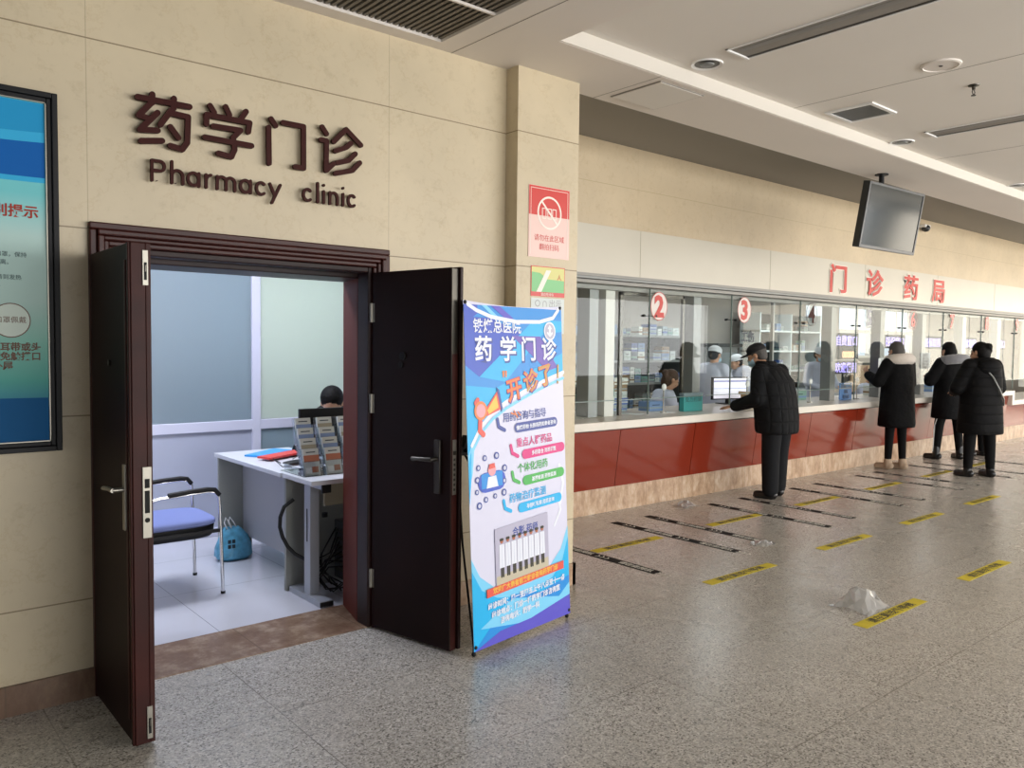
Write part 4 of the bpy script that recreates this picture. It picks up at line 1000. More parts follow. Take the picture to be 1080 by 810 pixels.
for i, (x, mt, w_) in enumerate(((9.15, 'bag_white', 'window 4'), (13.25, 'bag_white', 'window 7'))):
    b = MB(); rr = random.Random(i)
    b.ell((x, 5.48 if i == 0 else 5.18, .96 if i == 0 else 1.0), .15, .09, .10 if i == 0 else .14, 18, 12)
    b.v = [(px+rr.uniform(-.012, .012), py+rr.uniform(-.012, .012), max(pz+rr.uniform(-.012, .012), .867)) for px, py, pz in b.v]
    b.tube([(x-.04, 5.48 if i == 0 else 5.18, 1.03+.04*i), (x-.01, 5.48 if i == 0 else 5.18, 1.12+.08*i), (x+.03, 5.48 if i == 0 else 5.18, 1.03+.04*i)], .008, 6)
    o = b.build('plastic_bag', 'plastic_clear' if i == 0 else mt); tag(o, 'crumpled %s plastic bag on the worktop at %s' % ('clear' if i == 0 else 'white handled', w_), 'bag')

for i, (x, y, a) in enumerate(((6.15, 5.50, .3), (6.62, 5.46, -.2), (8.0, 5.42, .15), (10.75, 5.5, -.1), (12.1, 5.45, .2))):
    b = MB(); b.use('paper').box(-.105, .105, -.148, .148, 0, .0015, mat=Matrix.Translation((x, y, .8655)) @ Matrix.Rotation(a, 4, 'Z'))
    tag(b.build('paper_sheet'), 'loose pale paper sheet on the worktop inside window %s' % ('2, by the carton stacks', '2, under the seated staff member', '3, before the monitor', '5', '6')[i], 'paper', 'loose papers on the worktop')
for i, (x, y, hgt) in enumerate(((5.75, 5.62, .16), (6.68, 5.62, .10), (8.85, 5.70, .14), (9.75, 5.75, .12), (11.75, 5.7, .14), (13.7, 5.7, .16))):
    med_box(x, y, .8655, .24, .15, hgt, .15*(i % 3-1), 'pale carton lying loose on the worktop behind the glass', 'loose cartons on the worktop')

# ------------------------------------------------------------------ queue tapes on the floor
proto = None
def black_tape(x, y0, y1, lab):
    t = thing('queue_tape', lab, 'floor tape', (x, (y0+y1)/2, 0), group='black queue tapes')
    MB().box(x-.045, x+.045, y0, y1, .0005, .0018).build('strip', 'tape_black', t)
    b = MB(); b.use('tape_white'); L = y1-y0; F = FR((x, 0, .0019), (0, -1, 0), (1, 0, 0))
    for k in range(3):
        yc = y1-.12-.5*L*k*.9
        for q in range(3): b.prism([(-(yc-.045*q), -.025), (-(yc-.045*q)+.012, -.025), (-(yc-.045*q)+.03, 0), (-(yc-.045*q)+.012, .025), (-(yc-.045*q), .025), (-(yc-.045*q)+.018, 0)], F, .0004)
        if k < 2: b.text('请在此排队', .062, F @ Matrix.Translation((-(yc-.38), -.022, 0)), .0004, .0008)
    b.build('printed_pattern', None, t)
names = ['first', 'second', 'third', 'fourth', 'fifth', 'sixth', 'seventh', 'eighth', 'ninth', 'tenth', 'eleventh', 'twelfth']
bx = [4.30, 5.235, 5.675, 6.61, 7.13, 8.09, 8.59, 9.56, 10.02, 10.98, 11.45, 12.40]
for n_, x in zip(names, bx): black_tape(x, 3.53 + (.05 if x > 7 else 0), 4.80, '%s black and white queue tape on the floor, counted from the banner' % n_)
def yellow_tape(x, y, lab):
    t = thing('waiting_tape', lab, 'floor tape', (x, y, 0), group='yellow waiting tapes')
    MB().box(x-.385, x+.385, y-.042, y+.042, .0005, .0018).build('strip', 'tape_yellow', t)
    b = MB(); b.use('tape_ink').text('请在黄线外等候', .066, FLOORF(x, y-.023, .0019), .0004, .0012, sx=1.15)
    b.build('printed_lettering', None, t)
for r_, (y, n0, w_) in enumerate(((2.14, 2, 'row nearest the viewer'), (3.17, 4, 'middle row'), (4.20, 6, 'row nearest the counter'))):
    for k in range(n0): yellow_tape(4.745+1.445*k, y + .012*k, 'yellow lettered waiting tape, %s from the banner in the %s' % (names[k], w_))

# ------------------------------------------------------------------ litter
def film(x, y, w, h, lab, seed, rz=0):
    rr = random.Random(seed); b = MB(); n = 9; vs = []; fs = []
    for j in range(n):
        for i in range(n):
            u, v = i/(n-1)*2-1, j/(n-1)*2-1; d = max(0, 1-(u*u+v*v)*.62)
            vs.append((x+u*w/2+rr.uniform(-.012, .012), y+v*w/2.4+rr.uniform(-.012, .012), max(.003, h*d**1.6*(.7+.5*rr.random()))))
    for j in range(n-1):
        for i in range(n-1): a = j*n+i; fs.append((a, a+1, a+n+1, a+n))
    b._add(vs, fs); o = b.build('clear_plastic_bag', 'plastic_clear'); s_ = o.modifiers.new('t', 'SOLIDIFY'); s_.thickness = .0015
    return tag(o, lab, 'bag')
film(4.72, 2.31, .30, .11, 'clear crumpled plastic bag on the floor beside the nearest yellow tape', 1)
film(5.60, 3.56, .18, .03, 'small clear plastic scrap at the end of the third queue tape', 2)
film(6.35, 4.90, .22, .05, 'clear plastic film lying against the counter plinth', 3)
film(7.95, 4.88, .14, .08, 'small clear bag on the floor behind the man in the cap', 4)

# ------------------------------------------------------------------ office behind the door
struct(MB().box(.3, 3.56, 4.24, 8.2, -.1, .0).build('floor', 'office_tile'))
struct(MB().box(.2, 3.56, 4.24, 8.3, 2.75, 2.9).build('ceiling', 'office_wall'))
struct(MB().box(.2, .3, 4.2, 8.3, 0, 2.9).build('wall_office_side', 'office_wall'))
struct(MB().box(3.54, 3.56, 4.24, 8.2, 0, 2.75).build('wall_office_far', 'office_wall'))
struct(MB().box(.2, 3.56, 8.2, 8.3, 0, 2.9).build('wall_office_back', 'office_wall'))
w = thing('window_12', None, None, (2, 6.4, 0)); tag(w, kind='structure')
b = MB()
b.box(.3, 3.54, 6.38, 6.44, .835, .915).box(.3, 3.54, 6.38, 6.44, 2.10, 2.17).box(.3, 3.54, 6.38, 6.44, 0, .07)
for x in (1.12, 2.62, 3.47): b.box(x, x+.07, 6.377, 6.443, 0, 2.75)
b.build('frame', 'white_alu', w, bevel=.004)
for p, q, mt in ((1.19, 2.62, 'frost_a'), (2.69, 3.47, 'frost_b'), (.3, 1.12, 'frost_a')):
    MB().box(p, q, 6.405, 6.415, .915, 2.10).build('pane', mt, w)
    MB().box(p, q, 6.40, 6.42, .07, .835).build('lower_panel', 'lower_panel' if q < 2.7 else 'frost_a', w)
    MB().box(p, q, 6.40, 6.42, 2.17, 2.75).build('upper_panel', 'white_alu', w)
# desks
t = thing('office_desk', 'pale laminate desk with hanging front panel in the office', 'desk', (2.35, 5.2, 0))
MB().box(2.09, 2.66, 4.672, 5.79, .722, .75).build('desk_top', 'desk', t, bevel=.003)
MB().box(2.10, 2.34, 5.72, 5.745, 0, .722).build('end_panel', 'desk_green', t)
MB().box(2.14, 2.60, 4.70, 4.725, 0, .722).build('end_panel', 'desk_green', t)
MB().box(2.275, 2.295, 4.725, 5.72, .15, .722).build('front_panel', 'desk_panel', t)
t = thing('side_desk', 'pale desk with steel T-leg, brochure stand on top', 'desk', (2.7, 4.5, 0))
MB().box(2.10, 3.4, 4.27, 4.668, .722, .75).build('desk_top', 'desk', t, bevel=.003)
b = MB(); b.use('desk_steel').box(2.175, 2.235, 4.44, 4.52, .03, .722).box(2.155, 2.235, 4.27, 4.69, .0, .035).box(2.175, 2.235, 4.30, 4.66, .69, .722); b.use('black_plastic').box(2.153, 2.237, 4.262, 4.272, .004, .032).box(2.176, 2.234, 4.285, 4.301, .67, .722).box(2.172, 2.176, 4.475, 4.485, .35, .55)
b.box(2.24, 2.27, 4.40, 4.42, .50, .53); b.build('leg', None, t, bevel=.002)
MB().box(2.25, 3.4, 4.40, 4.42, .57, .722).build('modesty_panel', 'desk_beige', t)
MB().box(3.30, 3.36, 4.30, 4.60, 0, .722).build('leg', 'desk_steel', t)
# brochure stand
t = thing('brochure_stand', 'tiered clear brochure stand of two columns on the side desk', 'brochure stand', (2.35, 4.45, .75))
for ci in range(3):
    for r_ in range(4):
        x0 = 2.135+.145*ci+.018*r_; y0 = 4.44+.072*r_; z0 = .752+.055*r_
        Tm = Matrix.Translation((x0, y0, z0)) @ Matrix.Rotation(R(-14), 4, 'X')
        b = MB(); b.use('acrylic').box(0, .125, -.004, -.002, 0, .09, mat=Tm).box(0, .002, -.004, .03, 0, .12, mat=Tm).box(.123, .125, -.004, .03, 0, .12, mat=Tm).box(0, .125, .028, .03, 0, .17, mat=Tm); b.build('pocket', None, t)
        lf = MB(); top = 'leaflet_b' if r_ == 0 else ('leaflet_c', 'desk_beige', 'leaflet_c')[(r_+ci) % 3]
        lf.use('leaflet_a').box(.012, .112, .002, .020, .004, .165, mat=Tm); lf.use(top).box(.0125, .1115, .0005, .002, .085 if r_ == 0 else .07, .125, mat=Tm); lf.use('ink').box(.03, .09, .001, .002, .14, .146, mat=Tm)
        lf.use('white').box(.02, .055, .0005, .002, .015, .05, mat=Tm); lf.use('leaflet_b').box(.06, .10, .0005, .002, .02, .055, mat=Tm)
        o = lf.build('brochure_bundle'); tag(o, '%s brochures in the clear stand, %s, %s tier up' % ('orange-banded' if r_ == 0 else 'pale', ('column nearest the chair', 'middle column', 'column by the jamb')[ci], ('lowest', 'second', 'third', 'top')[r_]), 'brochures', 'brochures in the clear stand')
b = MB(); b.use('acrylic').box(2.13, 2.60, 4.43, 4.76, .7505, .753).box(2.13, 2.132, 4.44, 4.7, .753, .80); b.build('base_plate', None, t)
t = thing('desk_monitor', 'black computer monitor seen from behind on the office desk', 'monitor', (2.5, 4.9, .75))
b = MB(); b.box(2.31, 2.86, 4.86, 4.89, .80, 1.118).build('housing', 'black_plastic', t, bevel=.004)
b = MB(); b.box(2.40, 2.78, 4.84, 4.86, .86, 1.06); b.build('rear_cover', 'tv_bezel', t, bevel=.01)
b = MB(); b.box(2.55, 2.62, 4.845, 4.90, .75, .88).box(2.46, 2.655, 4.80, 4.98, .75, .762); b.build('stand', 'black_plastic', t)
def plate(name, pts, z, h, mat, lab, cat):
    b = MB(); b.prism(pts, Matrix.Translation((0, 0, z)), h); o = b.build(name, mat, bevel=.0015); return tag(o, lab, cat)
t = plate('document_folder', [(2.19, 5.48), (2.50, 5.70), (2.60, 5.52), (2.30, 5.30)], .751, .012, 'folder_blue', 'bright blue document folder lying on the office desk', 'folder')
t = plate('document_folder', [(2.17, 5.28), (2.21, 5.16), (2.56, 5.34), (2.52, 5.46)], .7635, .014, 'folder_red', 'red document folder overlapping the blue one on the desk', 'folder')
t.location.z = -.0; 
for o_ in (t,): o_.data.transform(Matrix.Translation((.02, -.02, .0)))
b = MB(); b.ell((2.36, 4.93, .768), .14, .05, .014, 18, 8); b.tube([(2.22, 4.95, .765), (2.19, 5.0, .79), (2.20, 4.88, .752), (2.24, 4.83, .752)], .003, 6); b.tube([(2.45, 5.0, .77), (2.42, 5.06, .80), (2.36, 5.08, .765)], .003, 6)
tag(b.build('wired_headset', 'black_plastic', smooth=60), 'flat black gadget with thin wires on the desk beside the red folder', 'headset')
# cable conduit, computer tower and cables
t = tag(MB().tube([(2.17, 4.655, .58), (2.11, 4.66, .54), (2.085, 4.66, .48), (2.08, 4.655, .42), (2.09, 4.64, .36), (2.115, 4.62, .30), (2.15, 4.60, .255), (2.20, 4.57, .22), (2.30, 4.54, .195)], .012, 10).build('flexible_conduit', 'black_rubber', smooth=60), 'black flexible conduit looping between desk and T-leg', 'cable')
t = thing('computer_tower', 'black computer tower under the side desk', 'computer', (2.6, 4.7, 0))
MB().box(2.45, 2.85, 4.47, 4.66, .05, .42).build('case', 'tv_bezel', t, bevel=.005)
b = MB()
for k in range(6): b.box(2.444, 2.450, 4.49, 4.64, .10+.05*k, .12+.05*k)
b.build('rear_plate', 'darksteel', t)
for k in range(3): pass
rr = random.Random(11)
for k in range(9):
    p0 = Vector((2.44, 4.50+.015*k, .15+.028*k)); pts = [p0]
    for q in range(1, 6): pts.append(Vector((2.44-.16*math.sin(q*.62)-rr.uniform(0, .05), 4.47+rr.uniform(-.06, .09), max(.008, p0.z*(1-q/5.2)+rr.uniform(-.02, .05)))))
    cu = MB().tube(pts, .0045, 6); o = cu.build('power_cable', 'black_rubber', smooth=60)
    tag(o, 'tangled black cable hanging behind the computer tower under the desk', 'cable', 'tangled cables under the side desk')
# visitor chair (faces the desk, +X)
t = thing('visitor_chair', 'chrome-armed office chair with blue seat, facing the desk', 'chair', (1.55, 5.15, 0))
sm = MB(); sm.loft([(1.555, 5.15, .425, .24, .232), (1.555, 5.15, .435, .262, .243), (1.555, 5.15, .455, .262, .243), (1.555, 5.15, .466, .25, .232), (1.555, 5.15, .470, .20, .19)], 40, .45)
sm.build('seat', 'blue_fabric', t, smooth=50)
MB().loft([(1.555, 5.15, .355, .235, .225), (1.555, 5.15, .37, .25, .236), (1.555, 5.15, .425, .256, .238)], 40, .45).build('seat_pan', 'black_plastic', t, smooth=50)
Bm = Matrix.Translation((1.28, 5.15, .68)) @ Matrix.Rotation(R(-10), 4, 'Y')
MB().box(-.02, .025, -.21, .21, -.13, .19, mat=Bm).build('backrest', 'blue_fabric', t, bevel=.015)
for sy, yy in ((-1, 4.90), (1, 5.40)):
    b = MB(); b.tube([(1.82, yy, .012), (1.81, yy, .35), (1.80, yy, .60), (1.775, yy, .632), (1.73, yy, .640), (1.45, yy, .625), (1.33, yy, .60), (1.28, yy, .56)], .0105, 12); b.use('black_plastic').cyl((1.82, yy, .0), (1.82, yy, .015), .014); b.build('arm_frame', 'chrome', t, smooth=60) if 0 else None
    b = MB(); b.use('chrome').tube([(1.82, yy, .012), (1.81, yy, .35), (1.80, yy, .60), (1.775, yy, .632), (1.73, yy, .640), (1.45, yy, .625), (1.33, yy, .60), (1.28, yy, .56), (1.26, yy, .80)], .0105, 12)
    b.use('black_plastic').cyl((1.82, yy, .0), (1.82, yy, .015), .014); b.build('front_leg', None, t, smooth=60)
    MB().tube([(1.80, yy, .612), (1.772, yy, .646), (1.73, yy, .652), (1.62, yy, .648), (1.50, yy, .638)], .016, 12).build('arm_pad', 'black_plastic', t, smooth=60)
    b = MB(); b.tube([(1.28, yy, .57), (1.34, yy, .40), (1.26, yy, .012)], .0105, 12); b.build('rear_leg', 'chrome', t, smooth=60)
    MB().box(1.30, 1.80, yy-.012 if sy > 0 else yy-.008, yy+.008 if sy > 0 else yy+.012, .385, .405).build('side_rail', 'black_plastic', t)
# blue bag
b = MB(); rr = random.Random(4)
b.loft([(2.17, 5.64, .004, .10, .06), (2.17, 5.64, .03, .125, .085), (2.17, 5.64, .10, .12, .08), (2.165, 5.64, .17, .10, .06), (2.16, 5.64, .215, .07, .04), (2.155, 5.64, .235, .05, .02)], 26, .8)
b.v = [(x+rr.uniform(-.008, .008), y+rr.uniform(-.008, .008), z) for x, y, z in b.v]
t = thing('shopping_bag', 'blue plastic shopping bag standing on the floor under the desk edge', 'bag', (2.17, 5.64, 0)); b.build('bag_body', 'bag_blue', t, smooth=50)
for dx in (0, .03): MB().tube([(2.12+dx, 5.62, .225), (2.095+dx, 5.61, .275), (2.105+dx, 5.61, .31), (2.135+dx, 5.62, .27), (2.16+dx, 5.63, .225)], .004, 6).build('handle', 'white', t, smooth=60)
b = MB(); b.use('ink')
for k in range(4): b.box(2.10+.03*(k % 2), 2.12+.03*(k % 2), 5.548, 5.556, .10+.035*(k//2), .125+.035*(k//2))
b.build('printed_pattern', None, t)
t = thing('task_chair', 'black-backed office chair behind the desk monitor', 'chair', (3.2, 5.6, 0))
MB().loft([(3.22, 5.95, .62, .20, .04), (3.22, 5.97, .8, .24, .045), (3.22, 5.98, 1.02, .23, .04), (3.22, 5.98, 1.06, .17, .03)], 28, .7).build('backrest', 'black_plastic', t, smooth=50)
MB().loft([(3.12, 5.66, .30, .22, .22), (3.12, 5.66, .34, .25, .24), (3.12, 5.66, .355, .22, .21)], 28, .7).build('seat', 'black_plastic', t, smooth=50)
b = MB(); b.cyl((3.22, 5.7, .08), (3.22, 5.7, .44), .03).tube([(3.22, 5.85, .46), (3.22, 5.98, .50), (3.22, 5.99, .8)], .02)
for k in range(5): b.tube([(3.22, 5.7, .09), (3.22+.26*math.cos(k*1.257), 5.7+.26*math.sin(k*1.257), .05)], .018); b.ell((3.22+.26*math.cos(k*1.257), 5.7+.26*math.sin(k*1.257), .027), .027, .027, .027, 10, 8)
b.build('base', 'black_plastic', t, smooth=50)

# ------------------------------------------------------------------ people
def V3(*a): return Vector(a)
def hand(b, w, d, nrm, side, s, curl=.5):
    """palm + four bent fingers + thumb; w wrist, d finger direction, nrm palm-facing direction"""
    d = d.normalized(); nrm = (nrm-d*nrm.dot(d)).normalized(); lat = d.cross(nrm)*side
    pc = w+d*.045*s
    mat = Matrix((( lat.x, d.x, nrm.x, 0), (lat.y, d.y, nrm.y, 0), (lat.z, d.z, nrm.z, 0), (0, 0, 0, 1)))
    b.ell(pc, .040*s, .052*s, .016*s, 16, 10, mat=mat)
    for i, (o, L) in enumerate(((.031, .068), (.0105, .076), (-.0105, .071), (-.031, .056))):
        k = pc+d*.040*s+lat*o*s; a = curl*(.6+.1*i)
        d1 = (d*math.cos(a*.7)+nrm*math.sin(a*.7)+lat*o*2.2).normalized(); d2 = (d*math.cos(a*1.7)+nrm*math.sin(a*1.7)+lat*o*1.2).normalized(); d3 = (d*math.cos(a*2.5)+nrm*math.sin(a*2.5)).normalized()
        p1 = k+d1*L*.45*s; p2 = p1+d2*L*.32*s; p3 = p2+d3*L*.23*s
        b.cap3(k, .0095*s, p1, .0088*s, 10); b.cap3(p1, .0088*s, p2, .0082*s, 10); b.cap3(p2, .0082*s, p3, .0072*s, 10)
    q = pc-d*.018*s+lat*.028*s; t1 = (lat*.8+d*.65+nrm*.35).normalized(); t2 = (lat*.35+d*.85+nrm*.4).normalized()
    b.cap3(q, .013*s, q+t1*.034*s, .0105*s, 10); b.cap3(q+t1*.034*s, .0105*s, q+t1*.034*s+t2*.030*s, .0085*s, 10)

def head_parts(b, c, fwd, s, up=None):
    """skull, jaw, nose, lips, ears as one surface"""
    up = up or V3(0, 0, 1); fwd = fwd.normalized(); rt = fwd.cross(up).normalized(); up = rt.cross(fwd)
    mat = Matrix(((rt.x, fwd.x, up.x, 0), (rt.y, fwd.y, up.y, 0), (rt.z, fwd.z, up.z, 0), (0, 0, 0, 1)))
    P_ = lambda x, y, z: c+(rt*x+fwd*y+up*z)*s
    b.ell(P_(0, -.012, .025), .074*s, .092*s, .085*s, 20, 14, mat=mat)
    b.ell(P_(0, .022, -.035), .056*s, .066*s, .078*s, 20, 14, mat=mat)
    b.ell(P_(0, .060, -.088), .024*s, .020*s, .018*s, 12, 8, mat=mat)
    b.cap3(P_(0, .086, .010), .008*s, P_(0, .106, -.026), .011*s, 8)
    for sx in (-1, 1):
        b.ell(P_(sx*.010, .098, -.030), .008*s, .009*s, .007*s, 10, 6, mat=mat)
        b.ell(P_(sx*.076, -.008, -.008), .010*s, .020*s, .031*s, 12, 8, mat=mat)
        b.ell(P_(sx*.030, .080, .018), .020*s, .010*s, .007*s, 10, 6, mat=mat)
        b.ell(P_(sx*.036, .066, -.028), .022*s, .020*s, .022*s, 10, 8, mat=mat)
    b.ell(P_(0, .087, -.055), .022*s, .010*s, .008*s, 12, 8, mat=mat)
    return P_, mat

def figure(name, label, loc, az, H, o, voxel=.007):
    """o: dict of pose and clothing; local x right, y forward, z up"""
    s = H/1.65
    t = thing(name, label, 'person', loc, -az, o.get('group'))
    hd = o.get('head', (0, .03, 1.53)); hc = V3(*hd)*s
    fwd = V3(math.sin(o.get('hyaw', 0)), math.cos(o.get('hyaw', 0)), -math.sin(o.get('hpitch', .2)))
    neck = V3(*o.get('neck', (0, .0, 1.40)))*s; chest = V3(*o.get('chest', (0, 0, 1.22)))*s; pel = V3(*o.get('pelvis', (0, -.01, .92)))*s
    shz = o.get('sh', 1.345); shy = o.get('shy', 0); shw = o.get('shw', .165)
    SH = {k: V3(k*shw, shy, shz)*s for k in (-1, 1)}
    EL = {-1: V3(*o['arms'][0][0])*s, 1: V3(*o['arms'][1][0])*s}; HA = {-1: V3(*o['arms'][0][1])*s, 1: V3(*o['arms'][1][1])*s}
    HP = {k: V3(pel.x+k*.088*s, pel.y, pel.z-.03*s) for k in (-1, 1)}
    KN = {-1: V3(*o['legs'][0][0])*s, 1: V3(*o['legs'][1][0])*s}; AN = {-1: V3(*o['legs'][0][1])*s, 1: V3(*o['legs'][1][1])*s}
    b = MB(); b.use('skin')
    # body rooted at the pelvis
    b.ell(pel, .150*s, .105*s, .12*s); b.cap3(pel, .115*s, chest, .125*s, 18); b.ell(chest, .155*s, .105*s, .15*s)
    b.cap3(chest+V3(0, 0, .06*s), .11*s, neck, .052*s, 14); b.cap3(neck, .052*s, hc+V3(0, -.01, -.04)*s, .050*s, 14)
    P_, hm = head_parts(b, hc, fwd, s)
    for k in (-1, 1):
        b.ell(SH[k], .062*s, .06*s, .06*s, 14, 10); b.cap3(SH[k], .052*s, EL[k], .038*s); b.cap3(EL[k], .038*s, HA[k], .026*s); b.cap3(SH[k], .055*s, neck-V3(0, 0, .06*s), .06*s)
        hdir = (HA[k]-EL[k]).normalized(); hd2 = V3(*o['hdir'][0 if k < 0 else 1]) if 'hdir' in o else hdir
        hand(b, HA[k], hd2, V3(*o.get('palm', (0, 0, -1))), k if o.get('palmflip') else -k, s, o.get('curl', .55))
        b.cap3(HP[k], .074*s, KN[k], .045*s, 16); b.cap3(KN[k], .045*s, KN[k].lerp(AN[k], .4), .043*s, 14); b.cap3(KN[k].lerp(AN[k], .35), .043*s, AN[k], .029*s, 14)
        td = V3(*o['toes'][0 if k < 0 else 1]).normalized()
        b.cap3(AN[k]-V3(0, 0, .03*s), .035*s, AN[k]+td*.13*s-V3(0, 0, .052*s), .022*s, 12)
    solid(b, 'body', 'skin', voxel, 3, t)
    # eyes
    for sx in (-1, 1):
        MB().ell(P_(sx*.030, .083, .006), .011*s, .006*s, .006*s, 12, 8, mat=hm).build('eye', 'eye', t, smooth=60, local=True)
    MB().ell(P_(0, .094, -.056), .020*s, .006*s, .006*s, 12, 6, mat=hm).build('lips', 'lip', t, smooth=60, local=True)
    # trousers
    if o.get('trouser'):
        b = MB(); r_ = o.get('tr', (.105, .078, .062))
        b.ell(pel, .165*s, .125*s, .13*s)
        for k in (-1, 1): b.cap3(HP[k], r_[0]*s, KN[k], r_[1]*s, 18); b.cap3(KN[k], r_[1]*s, AN[k]+V3(0, 0, .01*s), r_[2]*s, 18)
        solid(b, 'trousers', o['trouser'], .010, 3, t)
        if o.get('stripe'):
            b = MB(); k = -1; b.tube([HP[k]+V3(-.10, 0, -.25)*s, KN[k]+V3(-.074, 0, 0)*s, AN[k]+V3(-.060, 0, .03)*s], .006, 6); b.build('leg_stripe', 'white', t, local=True)
    for k in (-1, 1):
        td = V3(*o['toes'][0 if k < 0 else 1]).normalized(); a = AN[k]; g = V3(a.x, a.y, 0); b = MB(); mt = o.get('shoe', 'shoe_black')
        b.cap3(V3(a.x, a.y, a.z), .050*s, V3(a.x, a.y, .05*s), .048*s, 16); b.cap3(g-td*.035*s+V3(0, 0, .045*s), .042*s, g+td*.14*s+V3(0, 0, .036*s), .036*s, 16)
        b.cap3(g-td*.045*s+V3(0, 0, .016), .016, g+td*.165*s+V3(0, 0, .016), .016, 12)
        lt = V3(-td.y, td.x, 0)
        for q in (-1, 1): b.cap3(g-td*.03*s+lt*q*.022*s+V3(0, 0, .016), .016, g+td*.14*s+lt*q*.026*s+V3(0, 0, .016), .016, 12)
        if o.get('boot'): b.cap3(V3(a.x, a.y, .05*s), .05*s, V3(a.x, a.y, o['boot']*s), .050*s, 16)
        sh = solid(b, 'shoe', mt, .007, 2, t)
        for v in sh.data.vertices: v.co.z = max(v.co.z, 0.0)
    # coat
    if o.get('coat'):
        b = MB(); b.loft([tuple(v*s for v in r_) for r_ in o['rings']], 36, .85)
        ar = o.get('ar', (.088, .078, .060))
        for k in (-1, 1):
            b.cap3(SH[k], ar[0]*s, EL[k], ar[1]*s, 18); cf = EL[k].lerp(HA[k], .93); b.cap3(EL[k], ar[1]*s, cf, ar[2]*s, 18)
            b.cap3(SH[k], ar[0]*s, neck-V3(0, 0, .05)*s, .085*s, 16)
        solid(b, 'coat', o['coat'], .011, 5, t)
    # collar / fur / hood
    if o.get('collar'):
        b = MB(); n = 18; rx, ry, rr_, zz, cy = o['collar'][1]; 
        pts = [V3(rx*math.cos(2*math.pi*i/n), cy+ry*math.sin(2*math.pi*i/n), zz+o['collar'][2]*math.sin(2*math.pi*i/n))*s for i in range(n)]
        a0 = o['collar'][3] if len(o['collar']) > 3 else 0
        for i in range(n):
            ang_ = 360*i/n
            if a0 and abs(ang_-90) < a0: continue
            b.cap3(pts[i], rr_*s, pts[(i+1) % n], rr_*s, 12)
        solid(b, o['collar'][4] if len(o['collar']) > 4 else 'collar', o['collar'][0], .010, 2, t, fuzz=.004 if 'fur' in o['collar'][0] else 0)
    if o.get('strap'):
        b = MB(); b.tube([V3(-.10, -.150, 1.335)*s, V3(-.02, -.205, 1.22)*s, V3(.06, -.215, 1.08)*s, V3(.15, -.19, .95)*s, V3(.21, -.12, .88)*s], .009, 8); b.build('bag_strap', 'grey_post', t, smooth=60, local=True)
    if o.get('hood'):
        b = MB(); c = V3(*o['hood'][0])*s; b.ell(c, *[v*s for v in o['hood'][1]]); solid(b, 'hood', o['coat'], .011, 4, t)
    # hair and headwear
    if o.get('hair'):
        mt, kind = o['hair']; b = MB()
        b.ell(P_(0, -.022, .038), .083*s, .094*s, .088*s, 22, 16, mat=hm)
        if kind != 'short': b.ell(P_(0, -.045, -.02), .085*s, .072*s, .10*s, 20, 14, mat=hm)
        else: b.ell(P_(0, -.045, -.005), .078*s, .062*s, .075*s, 20, 14, mat=hm)
        if kind == 'bun': b.ell(P_(.02, -.115, .035), .045*s, .045*s, .045*s, 14, 10); b.ell(P_(.055, -.10, .0), .02*s, .03*s, .05*s, 10, 8)
        if kind == 'pony': b.cap3(P_(0, -.11, .0), .032*s, P_(0, -.12, -.14), .015*s)
        if kind == 'bob': b.ell(P_(0, -.03, -.055), .088*s, .075*s, .085*s, 20, 14, mat=hm)
        solid(b, 'hair', mt, .008, 2, t, fuzz=.0015)
    if o.get('cap'):
        b = MB(); up = hm.to_3x3() @ V3(0, 0, 1); 
        b.ell(P_(0, -.012, .062), .087*s, .103*s, .068*s, 22, 14, mat=hm); b.ell(P_(0, -.015, .042), .089*s, .105*s, .035*s, 22, 14, mat=hm)
        if o['cap'] == 'visor': b.ell(P_(0, .115, .040), .066*s, .062*s, .009*s, 20, 10, mat=hm)
        solid(b, 'cap', 'cap' if o['cap'] == 'visor' else 'nurse_cap', .007, 3, t)
    if o.get('mask'):
        b = MB(); b.ell(P_(0, .058, -.052), .060*s, .060*s, .048*s, 20, 12, mat=hm); 
        for sx in (-1, 1): b.tube([P_(sx*.052, .06, -.035), P_(sx*.074, .0, -.01)], .005*s, 6)
        solid(b, 'face_mask', 'mask', .006, 2, t)
    return t

LONG = lambda hem, w=.235, d=.19, top=1.40: [(0, .0, hem, w*1.02, d*1.05), (0, 0, hem+.02, w*1.06, d*1.1), (0, 0, .85, w, d), (0, 0, 1.0, w*.96, d*.95), (0, .0, 1.2, w*.94, d*.92), (0, 0, 1.33, w*.86, d*.80), (0, 0, top, .10, .10)]
# man in the cap
figure('person', 'man in a dark cap and charcoal quilted jacket leaning on the counter at window 3', (7.46, 4.60, 0), R(2), 1.66, dict(
    head=(-.02, .25, 1.455), hpitch=.45, hyaw=-.30, neck=(0, .145, 1.335), chest=(0, .08, 1.17), sh=1.285, shy=.10, shw=.175, pelvis=(0, -.01, .90),
    arms=(((-.255, .06, 1.02), (-.235, .36, .925)), ((.24, .14, 1.02), (.16, .39, .93))), hdir=((-.1, 1, -.12), (-.3, 1, -.12)), palm=(0, 0, -1), curl=.35,
    legs=(((-.10, .0, .48), (-.12, -.02, .085)), ((.10, .03, .48), (.115, .05, .085))), toes=((-.25, 1, 0), (.2, 1, 0)),
    trouser='trouser', tr=(.112, .092, .082), coat='coat_man', ar=(.092, .080, .062),
    rings=[(0, .0, .665, .225, .175), (0, .0, .69, .24, .19), (0, .01, .85, .245, .195), (0, .035, 1.05, .242, .19), (0, .06, 1.2, .235, .175), (0, .095, 1.30, .19, .14), (0, .125, 1.36, .10, .10)],
    collar=('coat_man', (.078, .078, .034, 1.37, .15), .0), hair=('hair_grey', 'short'), cap='visor', mask=1))
